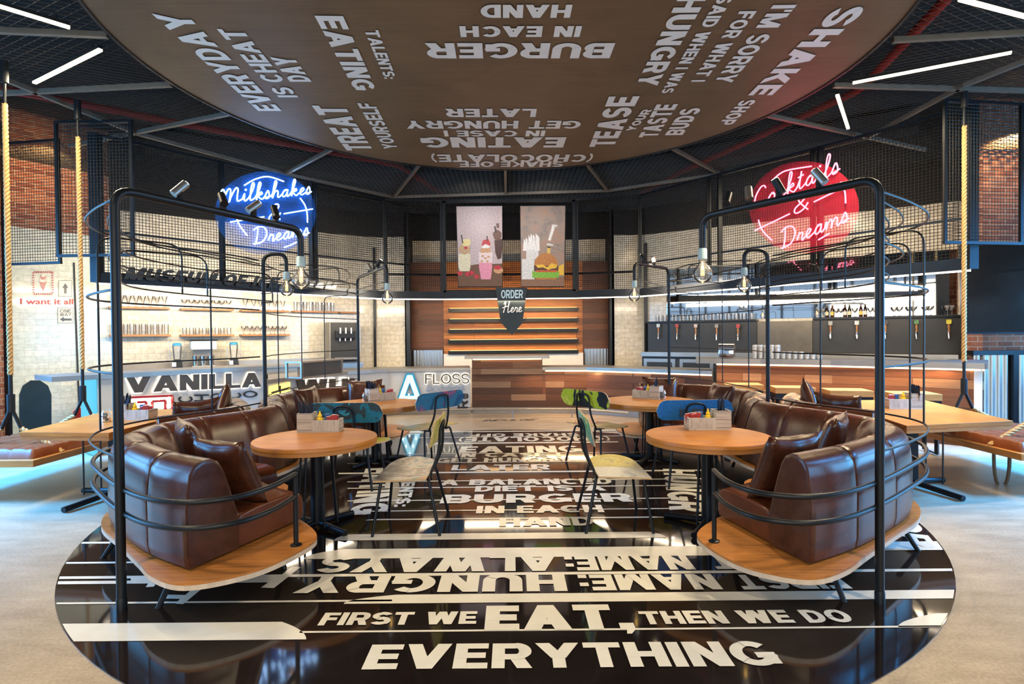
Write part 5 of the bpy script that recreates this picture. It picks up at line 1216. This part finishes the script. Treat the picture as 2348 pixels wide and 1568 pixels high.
# ------------------------------------------------------------------ swings
def twisted(a, b, r=.021, pitch=.13):
    a, b = Vector(a), Vector(b); L = (b-a).length; d = (b-a)/L; x = d.orthogonal().normalized(); y = d.cross(x); n = max(8, int(L/pitch*7)); m = MB()
    for s in range(3):
        m.tube([a+d*(L*i/n)+(x*math.cos(2*PI*(i/7+s/3))+y*math.sin(2*PI*(i/7+s/3)))*r*.62 for i in range(n+1)], r*.66, 6)
    return m
def swing(cx, cy, side, extra=False):
    W2, L2 = .55, .86; s = thing('swing_bench', 'hanging swing bench with buttoned tan leather pad, on the %s' % side, 'swing', (cx, cy, .36))
    MB().box(cx-W2, cx+W2, cy-L2, cy+L2, .36, .425).build('board', M['oak_edge'], s, smooth=0, bevel=.004)
    nx, ny = 44, 64; vs = []; w, l = W2-.05, L2-.06; px, py = 6, 9
    for j in range(ny+1):
        for i in range(nx+1):
            u, v = i/nx, j/ny; e = min(min(u, 1-u)*2*w, min(v, 1-v)*2*l); edge = math.sqrt(max(0, 1-max(0, 1-e/.05)**2))
            a, b = u*px, v*py; du = abs((a-.5 if True else a) % 1-.5)*2; dv = abs((b-.5) % 1-.5)*2
            q = min(1, math.hypot(1-du, 1-dv)/.55) if True else 1
            tuft = .028*(1-(1-q)**2)+.012*min(1, min(1-du, 1-dv)*4); vs.append(Vector((cx-w+2*w*u, cy-l+2*l*v, .427+edge*(.055+tuft))))
    fs = [(j*(nx+1)+i, j*(nx+1)+i+1, (j+1)*(nx+1)+i+1, (j+1)*(nx+1)+i) for j in range(ny) for i in range(nx)]
    MB().add(vs, fs).build('buttoned_pad', M['tan'], s, smooth=80, fix=False)
    for k, sy in enumerate((-1, 1)):
        y = cy+sy*.55*L2; hy = y
        c = thing('rope_hanger', 'rope hanger of the %s swing, %s' % (side, 'the nearer one' if sy < 0 else 'the further one'), 'rope', (cx, hy, .425))
        MB().cyl((cx, hy, ZC-.02), (cx, hy, ZC-.24), .036, 16).build('ceiling_cup', M['black'], c); MB().cyl((cx, hy, ZC-.24), (cx, hy, ZC-.45), .014, 10).build('rod', M['black'], c)
        twisted((cx, hy, ZC-.45), (cx, hy, 1.22)).build('rope', M['rope'], c, smooth=60)
        MB().cyl((cx, hy, 1.22), (cx, hy, 1.02), .017, 12).build('rod', M['black'], c); MB().cyl((cx, hy, 1.02), (cx, hy, .84), .034, 16).build('sleeve', M['black'], c)
        for sx in (-1, 1):
            MB().cyl((cx+sx*.012, hy, .86), (cx+sx*.10, hy, .67), .017, 10).build('fork', M['black'], c)
            twisted((cx+sx*.10, hy, .67), (cx+sx*(W2-.03), hy, .428)).build('rope_tail', M['rope'], c, smooth=60)
    if extra:
        r = []
        for i in range(13): a = PI*i/12; r.append((cx-W2+.28+.07*math.cos(a), cy-.35+.03*i/12, .36-.40*math.sin(a)**.6))
        MB().tube(r, .016, 8).build('rope_loop', M['ropegrey'], s, smooth=60)
swing(-5.12, 6.12, 'left'); swing(5.30, 6.02, 'right', True)
# ------------------------------------------------------------------ bar stools
for i, (x, y) in enumerate(((3.60, 8.66), (4.10, 8.12), (4.62, 7.66), (5.18, 7.2))):
    s = thing('bar_stool', 'block-seated oak bar stool, %s from the left along the bar' % ['first', 'second', 'third', 'last'][i], 'stool', (x, y, 0), math.radians(-12), local=True)
    MB().box(-.27, .27, -.2, .2, .70, .785).build('seat', M['oak_edge'], s, smooth=0, bevel=.004); MB().box(-.265, .265, -.195, .195, .62, .70).build('steel_band', M['black'], s, smooth=0)
    for sx in (-1, 1):
        MB().tube([(sx*.23, -.15, .62), (sx*.23, -.15, .025), (sx*.23, .15, .025), (sx*.23, .15, .62)], .028, 4).build('leg', M['black'], s, smooth=0)
    MB().bar((-.23, .15, .2), (.23, .15, .2), .03, .03).build('foot_bar', M['black'], s, smooth=0)
# ------------------------------------------------------------------ painted shapes and notices on the left tiled wall
mlA, mlB = shift(ML0, ML1, .006); fm = on(mlA, mlB); nm = Vector((mlB[1]-mlA[1], -(mlB[0]-mlA[0]), 0)).normalized()
def wallshape(name, polys, label=None, cat=None, parent=None, k=0):
    m = MB(); mats = []
    for i, (pts, mat) in enumerate(polys):
        if mat not in mats: mats.append(mat)
        m.mi = mats.index(mat); P = [fm(x, y)+nm*(.0008*i+.002+k) for x, y in pts]; m.add(P, [tuple(range(len(P)))[::-1]])
    o = m.build(name, mats, parent, smooth=0, fix=False)
    if label: tag(o, label, cat)
    return o
ink = plain('navy_wall_paint', (.012, .030, .045), .3)
wallshape('painted_shape', [([(44, 1008), (44, 905), (52, 884), (70, 872), (92, 872), (110, 884), (118, 905), (118, 1008)], ink)], 'plain dark painted archway shape low on the left tiled wall', 'wall painting')
wallshape('painted_shape', [([(159, 962), (159, 955), (165, 954), (168, 943), (176, 936), (184, 935), (192, 943), (196, 954), (203, 953), (203, 960), (196, 962), (196, 968), (166, 970)], M['red'])], 'plain red painted dome shape on the left tiled wall', 'wall painting')
tag(MB().tube([fm(169, 602)+nm*.01, fm(181, 932)+nm*.01], .012, 8).build('wall_conduit', M['dark'], smooth=60), 'thin dark conduit running down the left tiled wall', 'conduit')
sg = thing('cone_sign', 'ice cream cone notice in a red dashed border on the left tiled wall', 'sign', fm(98, 650))
dash = []
for i in range(9):
    for x, y, hz in ((78+4.9*i, 624, 1), (78+4.9*i, 674, 1)): dash.append(([(x-1.4, y+2.2), (x+1.0, y+2.2), (x+2.4, y-2.2), (x, y-2.2)], M['red']))
    for x, y in ((76, 626+5.5*i), (120, 626+5.5*i)): dash.append(([(x-2.2, y+2.2), (x+2.2, y+.2), (x+2.2, y-2.0), (x-2.2, y)], M['red']))
wallshape('dashed_border', dash, parent=sg)
wallshape('cone', [([(90, 646), (107, 646), (99, 669)], pc('conered', (.50, .22, .20))), (ell(98.5, 642, 9, 5, 14), pc('conepale', (.72, .62, .56))), (ell(98.5, 636, 7, 5, 14), pc('conered', (.50, .22, .20))), (ell(99, 631, 4.5, 4, 12), pc('conepale', (.72, .62, .56)))], parent=sg)
def notice(x0, x1, y0, y1, label):
    s = thing('square_notice', label, 'sign', fm((x0+x1)/2, y1))
    wallshape('plate', [([(x0, y0), (x1, y0), (x1, y1), (x0, y1)][::-1], M['dark']), ([(x0+.8, y0+.8), (x1-.8, y0+.8), (x1-.8, y1-.8), (x0+.8, y1-.8)][::-1], pc('noticepale', (.70, .70, .62)))], parent=s); return s
s = notice(134, 165, 643, 680, 'pale square notice with an upward black arrow on the left tiled wall')
wallshape('arrow', [([(146.5, 673), (152.5, 673), (152.5, 660), (156.5, 660), (149.5, 649), (142.5, 660), (146.5, 660)], ink)], parent=s, k=.004)
s = notice(132, 168, 705, 741, 'pale square notice reading ONE WAY on the left tiled wall')
wallshape('arrow', [([(137, 732), (146, 726), (146, 730), (164, 730), (164, 735), (146, 735), (146, 738)], ink)], parent=s, k=.004)
for w_, y0, y1 in (('ONE', 717, 709), ('WAY', 725, 718)):
    m = MB(); a, b, c = fm(137, y0), fm(163, y0-.4), fm(137, y1); put_text(m, w_, a+nm*.006, b-a, c-a, .15, .1, lift=.002); m.build('lettering', ink, s, smooth=0, fix=False)
def font_text(mb, s, o, u, v, offset=.02):
    """the built-in text face laid into a plane"""
    c = bpy.data.curves.new('t', 'FONT'); c.body = s; c.offset = offset; ob = bpy.data.objects.new('t', c); COL.objects.link(ob)
    dg = bpy.context.evaluated_depsgraph_get(); me = ob.evaluated_get(dg).to_mesh(); xs = [p.co.x for p in me.vertices]; x0, x1 = min(xs), max(xs)
    P = [o+u*((p.co.x-x0)/(x1-x0))+v*(p.co.y/.72) for p in me.vertices]; mb.add(P, [tuple(p.vertices) for p in me.polygons])
    ob.evaluated_get(dg).to_mesh_clear(); bpy.data.objects.remove(ob); bpy.data.curves.remove(c)
m = MB(); a, b, c = fm(46, 697), fm(168, 697.5), fm(46, 684); font_text(m, 'I want it all', a+nm*.004, b-a, c-a, .028); tag(m.build('wall_lettering', M['red'], smooth=0, fix=False), 'red serif lettering under the cone notice on the left tiled wall', 'lettering')
# ------------------------------------------------------------------ left counter: shelves, glasses and machines
bA, bB = shift(BL0, BL1, .004); fb = on(bA, bB); bd = Vector((bB[0]-bA[0], bB[1]-bA[1], 0)).normalized(); bn = Vector((bd.y, -bd.x, 0))
def glass_proto(nm, prof, n=14): return MB().lathe(prof, (0, 0, 0), n, caps=False).build(nm, M['glass'], loc=(0, 0, 0), smooth=60)
PROT = {}
def put_glass(kind, p, label, group, cat='glass', mat='glass'):
    prof = {'tumbler': [(.001, .004), (.030, .004), (.033, 0), (.038, .13), (.0365, .13), (.032, .012)], 'tall': [(.001, .004), (.026, .004), (.030, 0), (.036, .19), (.0345, .19), (.029, .012)],
            'coupe': [(.036, 0), (.034, .004), (.006, .010), (.005, .08), (.012, .088), (.046, .13), (.052, .165), (.050, .165), (.044, .13), (.001, .093)],
            'cone': [(.044, 0), (.042, .004), (.007, .012), (.006, .05), (.010, .056), (.030, .13), (.050, .20), (.048, .20), (.028, .13), (.001, .062)],
            'bottle': [(.001, 0), (.029, 0), (.030, .005), (.030, .135), (.022, .165), (.012, .185), (.011, .225), (.013, .226), (.013, .235), (.001, .236)]}[kind]
    key = (kind, mat)
    if key not in PROT:
        o = MB().lathe(prof, (0, 0, 0), 14, caps=False).build(kind+'_glass' if kind != 'bottle' else 'beer_bottle', M[mat], loc=(0, 0, 0), smooth=60); PROT[key] = o
    else: o = PROT[key].copy(); COL.objects.link(o)
    o.location = p; return tag(o, label, cat, group)
RG = random.Random(11)
def shelf(x0, x1, yl, yr, kind, n, nm, short):
    a, b = fb(x0, yl), fb(x1, yr); z = (a.z+b.z)/2
    s = MB(); A = Vector((a.x, a.y, 0)); B = Vector((b.x, b.y, 0)); s.add([p+q+Vector((0, 0, h)) for h in (z-.035, z) for p, q in ((A, bn*.0), (B, bn*.0), (B, bn*.24), (A, bn*.24))], [(3, 2, 1, 0), (4, 5, 6, 7), (0, 1, 5, 4), (1, 2, 6, 5), (2, 3, 7, 6), (3, 0, 4, 7)])
    tag(s.build('wall_shelf', M['shelf'], smooth=0, bevel=.003), 'thin brown wooden wall shelf behind the left counter, '+nm, 'shelf')
    for i in range(n):
        p = A.lerp(B, (i+.7)/(n+.4))+bn*(.09+.06*(i % 2))+Vector((0, 0, z+.0015)); put_glass(kind, p, 'clear %s glass on the wall shelf, %s' % (short, nm), 'glasses on the wall shelf, '+nm)
shelf(248, 386, 702.5, 706.5, 'cone', 8, 'upper row, first from the left', 'conical'); shelf(411, 530, 707, 710, 'coupe', 8, 'upper row, second from the left', 'stemmed')
shelf(548, 655, 710.5, 713, 'cone', 6, 'upper row, third from the left', 'conical'); shelf(667, 766, 712.5, 715, 'tall', 9, 'upper row, fourth from the left', 'tall'); shelf(772, 815, 715, 716, 'tall', 0, 'upper row, at the right end', 'tall')
shelf(250, 388, 767.5, 767, 'tall', 10, 'lower row, first from the left', 'tall'); shelf(411, 531, 767, 767, 'tumbler', 8, 'lower row, second from the left', 'straight'); shelf(548, 657, 766.5, 766, 'coupe', 9, 'lower row, third from the left', 'stemmed')
kb = thing('back_worktop', 'steel back worktop along the tiled wall behind the left counter', 'worktop', fb(500, 900)*1.0); 
A0, B0 = fb(262, 800), fb(806, 800)
def along(a, b, n, o0, o1, z0, z1): 
    m = MB(); A = Vector((a.x, a.y, 0)); B = Vector((b.x, b.y, 0)); return m.add([p+n*q+Vector((0, 0, h)) for h in (z0, z1) for p, q in ((A, o0), (B, o0), (B, o1), (A, o1))], [(3, 2, 1, 0), (4, 5, 6, 7), (0, 1, 5, 4), (1, 2, 6, 5), (2, 3, 7, 6), (3, 0, 4, 7)])
kb.location = (A0.lerp(B0, .5).x, A0.lerp(B0, .5).y, 0)
along(A0, B0, bn, .02, .62, 0, .98).build('cabinet', M['steel'], kb, smooth=0); along(A0, B0, bn, 0, .66, .98, 1.02).build('top', M['steel'], kb, smooth=0); along(A0, B0, bn, 0, .02, 1.02, 1.12).build('upstand', M['steel'], kb, smooth=0)
def blender(p, label):
    t = thing('bar_blender', label, 'blender', p)
    MB().lathe([(.10, 0), (.10, .03), (.08, .14), (.06, .17)], p, 4).build('motor_base', M['black'], t, smooth=0); MB().box(-.035, .035, -.105, -.09, .04, .12, Matrix.Translation(p)).build('control_panel', M['white'], t, smooth=0)
    MB().lathe([(.055, .17), (.075, .38), (.078, .43)], p, 16, caps=False).build('jug', M['glass'], t); MB().lathe([(.07, .41), (.07, .46), (.03, .47)], p, 16).build('lid', M['blue'], t)
    MB().tube(round_path([p+bd*.11+Vector((0, 0, .17)), p+bd*.12+Vector((0, 0, .52)), p-bd*.12+Vector((0, 0, .52)), p-bd*.11+Vector((0, 0, .17))], .04), .006, 6).build('hood_frame', M['glass'], t)
f3 = lambda x: Vector((*[c for c in (fb(x, 800)+bn*.33)[:2]], 1.0205))
blender(f3(400), 'clear blender with blue lid, left of the drink mixer'); blender(f3(527), 'clear blender with blue lid, right of the drink mixer')
p = f3(458); t = thing('milkshake_mixer', 'steel triple-head drink mixer between the two bar blenders', 'mixer', p)
Rm = Matrix.Translation(p) @ Matrix.Rotation(math.atan2(bd.y, bd.x), 4, 'Z')
MB().box(-.2, .2, -.12, .12, 0, .04, Rm).build('base', M['steel'], t, smooth=0, bevel=.006); MB().box(-.15, .15, .06, .12, .04, .34, Rm).build('column', M['steel'], t, smooth=0)
MB().box(-.21, .21, -.13, .12, .34, .50, Rm).build('head', M['white'], t, smooth=0, bevel=.015); MB().box(-.22, .22, -.14, .13, .50, .525, Rm).build('top_band', M['black'], t, smooth=0)
for k in (-1, 0, 1): MB().lathe([(.042, .045), (.055, .22), (.057, .225)], Rm @ Vector((k*.13, -.03, 0)), 14).build('mixing_cup', M['chrome'], t)
p = Vector((*(fb(768, 800)+bn*.42)[:2], 1.0205)); t = thing('soft_serve_machine', 'tall dark steel soft-serve machine at the right end of the left back worktop', 'machine', p)
Rm = Matrix.Translation(p) @ Matrix.Rotation(math.atan2(bd.y, bd.x)-.2, 4, 'Z')
MB().box(-.30, .30, -.3, .3, 0, .86, Rm).build('body', M['steel'], t, smooth=0, bevel=.01); MB().box(-.29, .29, -.312, -.3, .02, .85, Rm).build('front_panel', M['dark'], t, smooth=0); MB().box(-.2, .2, -.42, -.312, .52, .68, Rm).build('tap_block', M['black'], t, smooth=0, bevel=.01)
for k in (-1, 0, 1): MB().cyl(Rm @ Vector((k*.11, -.44, .62)), Rm @ Vector((k*.11, -.44, .74)), .016, 10).build('lever', M['white'], t); MB().cyl(Rm @ Vector((k*.11, -.38, .52)), Rm @ Vector((k*.11, -.38, .46)), .02, 10).build('nozzle', M['chrome'], t)
MB().box(-.22, .22, -.46, -.312, .08, .12, Rm).build('drip_tray', M['steel'], t, smooth=0)
p = Vector((-3.25, 9.15, .9302)); t = thing('glass_display', 'low steel-framed glass topping display on the low white counter', 'display case', p); Rm = Matrix.Translation(p) @ Matrix.Rotation(math.radians(72), 4, 'Z')
for a in (-.52, .52):
    for b in (-.14, .14): MB().box(a-.015, a+.015, b-.015, b+.015, 0, .24, Rm).build('post', M['steel'], t, smooth=0)
MB().box(-.54, .54, -.17, .17, .24, .265, Rm).build('top', M['steel'], t, smooth=0); MB().box(-.52, .52, -.145, -.14, .02, .24, Rm).build('glass_front', M['glass'], t, smooth=0); MB().box(-.52, .52, -.15, .15, 0, .02, Rm).build('base', M['steel'], t, smooth=0)
for i, a in enumerate((-.3, .05, .33)): MB().box(a-.05, a+.05, -.08, .08, .02, .16, Rm).build('topping_tub', [M['shelf'], M['yellow'], M['blue']][i], t, smooth=0)
# ------------------------------------------------------------------ bar back: cabinets, dark tap boards, mirror, bottles
rA, rB = shift(BR0, BR1, .006); fr_ = on(rA, rB); rd = Vector((rB[0]-rA[0], rB[1]-rA[1], 0)).normalized(); rn = Vector((rd.y, -rd.x, 0))
def rpt(x, y=800, o=0): p = fr_(x, y)+rn*o; return p
bb = thing('back_bar', 'steel-topped back bar cabinet run with glazed fridge doors behind the bar', 'cabinet', (5.2, 11.0, 0))
a, b = rpt(1492), rpt(2185); bb.location = (a.lerp(b, .5).x, a.lerp(b, .5).y, 0)
along(a, b, rn, .0, .58, 0, 1.1).build('carcass', M['dark'], bb, smooth=0); along(a, b, rn, 0, .64, 1.1, 1.19).build('steel_top', M['steel'], bb, smooth=0)
for i in range(7):
    q, r_ = a.lerp(b, (i+.06)/7), a.lerp(b, (i+.94)/7); d = along(q, r_, rn, .58, .60, .12, 1.05).build('door', M['steel'], bb, smooth=0); d2 = along(q.lerp(r_, .1), q.lerp(r_, .9), rn, .60, .604, .25, .98).build('glass', M['dark'], bb, smooth=0)
    d2.parent = d; d2.location = (0, 0, 0); MB().bar(q.lerp(r_, .9)*Vector((1, 1, 0))+rn*.63+Vector((0, 0, .7)), q.lerp(r_, .9)*Vector((1, 1, 0))+rn*.63+Vector((0, 0, .9)), .02, .02).build('handle', M['chrome'], bb, smooth=0)
def tapboard(x0, x1, z0, z1, mat, label, sh=True):
    a, b = rpt(x0), rpt(x1); t = thing('tap_board', label, 'panel', (a.lerp(b, .5).x, a.lerp(b, .5).y, z0))
    along(a, b, rn, .04, .24, z0, z1).build('board', M[mat], t, smooth=0)
    if sh: along(a, b, rn, .0, .30, z1, z1+.035).build('shelf', M['black'], t, smooth=0)
tapboard(1494, 1740, 1.195, 1.81, 'dark', 'dark tap board with a glass shelf at the left of the bar back'); tapboard(1866, 2221, 1.195, 1.815, 'dark', 'dark tap board with a bottle shelf at the right of the bar back')
M['olive'] = plain('dull_steel_panel', (.16, .14, .11), .35, .6); tapboard(1741, 1865, 1.195, 1.80, 'olive', 'plain brownish steel panel between the two tap boards', False)
a, b = rpt(1530), rpt(2195); along(a, b, rn, 0, .012, 1.86, 3.0); mm = along(a, b, rn, .002, .014, 1.86, 2.98).build('wall_mirror', M['mirror'], smooth=0); tag(mm, 'long wall mirror above the tap boards behind the bar', 'mirror')
def tap(x, y, badge, label):
    p = rpt(x, y, .24); t = thing('beer_tap', label, 'tap', p)
    MB().cyl(p+Vector((0, 0, -.07)), p+rn*.09+Vector((0, 0, -.07)), .018, 10).build('shank', M['chrome'], t); MB().tube([p+rn*.08+Vector((0, 0, -.045)), p+rn*.085+Vector((0, 0, -.09)), p+rn*.11+Vector((0, 0, -.16))], [.02, .018, .010], 10).build('spout', M['chrome'], t)
    MB().lathe([(.010, -.05), (.018, -.02), (.012, .01), (.020, .05), (.014, .08), (.018, .09)], p+rn*.085, 10).build('handle', M['shelf'], t); q = p+rn*.085
    m = MB(); m.add([q+rd*u+rn*v+Vector((0, 0, w)) for w in (.09, .165) for u, v in ((-.034, .012), (.034, .012), (.034, -.012), (-.034, -.012))], [(3, 2, 1, 0), (4, 5, 6, 7), (0, 1, 5, 4), (1, 2, 6, 5), (2, 3, 7, 6), (3, 0, 4, 7)])
    m.build('badge', plain('tap_badge', badge, .4, 0, .5, 40), t, smooth=0, bevel=.006); return t
W_ = ['first', 'second', 'third', 'fourth', 'last']
for i, (x, c) in enumerate(((1520, (.5, .6, .7)), (1562, (.35, .05, .04)), (1604, (.55, .45, .42)), (1651, (.3, .28, .26)), (1699, (.45, .05, .06)))): tap(x, 760+.5*i, c, 'brass and chrome beer tap on the left tap board, %s from the left' % W_[i])
for i, (x, c) in enumerate(((1906, (.35, .35, .33)), (1965, (.6, .6, .58)), (2029, (.06, .05, .05)), (2098, (.08, .22, .08)), (2170, (.75, .60, .06)))): tap(x, 757-.5*i, c, 'brass and chrome beer tap on the right tap board, %s from the left' % W_[i])
for i in range(26):
    p = rpt(1513+8.6*i, 760, .16+.05*(i % 2)); put_glass('tumbler', Vector((p.x, p.y, 1.847)), 'clear straight glass in the row on the left tap board shelf', 'glasses on the left tap board')
for i, (x, m) in enumerate(((1897, 'amber'), (1909, 'amber'), (1938, 'amber'), (1948, 'greenglass'), (1974, 'amber'), (1984, 'amber'))):
    p = rpt(x, 760, .16); o = put_glass('bottle', Vector((p.x, p.y, 1.852)), 'beer bottle on the right tap board shelf, %s from left' % ['first', 'second', 'third', 'fourth', 'fifth', 'last'][i], 'beer bottles on the right tap board', 'bottle', m)
    l = MB().lathe([(.0308, .04), (.0308, .105)], (0, 0, 0), 14, caps=False).build('paper_label', pc('label%d' % (i % 3), [(.72, .62, .40), (.75, .55, .10), (.70, .68, .62)][i % 3]), loc=(0, 0, 0), smooth=60); l.parent = o
for i, x in enumerate((1880, 1888, 1918, 1928, 1960, 1996, 2006, 2050, 2062, 2084, 2094, 2122, 2132, 2170, 2180)):
    p = rpt(x, 760, .15); put_glass('coupe', Vector((p.x, p.y, 1.852)), 'clear stemmed glass on the shelf of the right tap board', 'stemmed glasses on the right tap board')
M['cup'] = glass('clear_plastic', (.93, .93, .95), .25, .5, .35)
def cupstack(x, y, n, label, group):
    p = Vector((x, y, 1.1503)); prof = [(.001, 0)]
    for k in range(n): prof += [(.036, .006+.022*k), (.041, .018+.022*k), (.041, .022+.022*k)]
    prof += [(.034, .03+.022*n), (.001, .032+.022*n)]
    tag(MB().lathe(prof, p, 14, caps=False).build('cup_stack', M['cup'], smooth=40), label, 'cups', group)
bdir = Vector((4.9-4.05, 8.5-9.02, 0)).normalized(); bno = Vector((-bdir.y, bdir.x, 0))
for r_ in range(2):
    for i in range(12):
        q = Vector((4.02, 9.17, 0))+bdir*(.085*i)+bno*(.09*r_); h = 9 if i < 5 else (4 if i < 9 else 3)
        cupstack(q.x, q.y, h, 'stack of clear cups on the bar top, %s' % ('tall ones at the left' if h == 9 else 'low ones at the right'), 'tall cup stacks on the bar' if h == 9 else 'low cup stacks on the bar')
p = Vector((3.62, 9.33, 1.1503)); nd = thing('napkin_dispenser', 'shiny rounded steel napkin holder on the bar left of the cup stacks', 'holder', p); Rm = Matrix.Translation(p) @ Matrix.Rotation(math.radians(-30), 4, 'Z')
MB().box(-.12, .12, -.1, .1, 0, .17, Rm).build('body', M['chrome'], nd, smooth=40, bevel=.02); MB().cyl(Rm @ Vector((-.12, 0, .17)), Rm @ Vector((.12, 0, .17)), .09, 20).build('curved_lid', M['chrome'], nd)
# ------------------------------------------------------------------ the big screen
p0, p1 = Vector((6.66, 8.22, 0)), Vector((8.35, 7.75, 0)); t = thing('wall_screen', 'very large black television on the right, above the corrugated sheet', 'television', (7.5, 8.0, 1.53))
d = (p1-p0).normalized(); n = Vector((d.y, -d.x, 0))
m = MB(); m.add([q+n*k+Vector((0, 0, z)) for z, e in ((1.53, .08), (2.86, 0)) for q, k in ((p0, e), (p1, e), (p1, e-.07), (p0, e-.07))], [(3, 2, 1, 0), (4, 5, 6, 7), (0, 1, 5, 4), (1, 2, 6, 5), (2, 3, 7, 6), (3, 0, 4, 7)]); m.build('casing', M['black'], t, smooth=0)
m = MB(); e = d*.02; m.add([p0+e+n*.084+Vector((0, 0, 1.56)), p1-e+n*.084+Vector((0, 0, 1.56)), p1-e+n*.006+Vector((0, 0, 2.83)), p0+e+n*.006+Vector((0, 0, 2.83))], [(0, 1, 2, 3)]); m.build('screen', M['tvscreen'], t, smooth=0, fix=False)
MB().bar((7.6, 8.0, 2.2), (7.7, 8.7, 2.2), .12, .2).build('wall_bracket', M['black'], t, smooth=0)
# a lit upright fridge seen past the left swing rope
t = thing('lit_fridge', 'upright pale blue lit fridge at the left end of the white counter', 'fridge', (-6.62, 8.95, 0)); Rm = Matrix.Translation((-6.62, 8.95, 0)) @ Matrix.Rotation(math.radians(35), 4, 'Z')
MB().box(-.17, .17, -.18, .18, 0, .92, Rm).build('body', M['white'], t, smooth=0, bevel=.008); MB().box(-.15, .15, -.187, -.18, .06, .86, Rm).build('door', M['litcyan'], t, smooth=0); MB().box(-.13, -.11, -.20, -.187, .4, .75, Rm).build('handle', M['steel'], t, smooth=0)
# ------------------------------------------------------------------ ceiling light tubes
for i, (a, b, l) in enumerate((((-4.55, 4.28), (-3.89, 4.94), 'at the far left corner, cut by the frame'), ((-5.11, 5.99), (-3.9, 5.32), 'left of the round ceiling panel, between the ropes'), ((3.8, 6.17), (4.98, 5.53), 'right of the round ceiling panel, the long one'), ((3.81, 6.48), (4.58, 7.54), 'right of the round ceiling panel, the short steep one'), ((3.75, 4.64), (4.95, 5.04), 'at the far right corner, cut by the frame'))):
    t = thing('ceiling_light_tube', 'glowing ceiling light tube, '+l, 'light', (*l2(a, b, .5), 4.33))
    MB().bar((*a, 4.335), (*b, 4.335), .035, .02).build('diffuser', M['tubelight'], t, smooth=0); MB().bar((*a, 4.36), (*b, 4.36), .04, .03).build('housing', M['black'], t, smooth=0)
    for k in (.1, .9): x = l2(a, b, k); MB().cyl((*x, 4.375), (*x, ZC), .006, 6).build('hanger', M['black'], t)
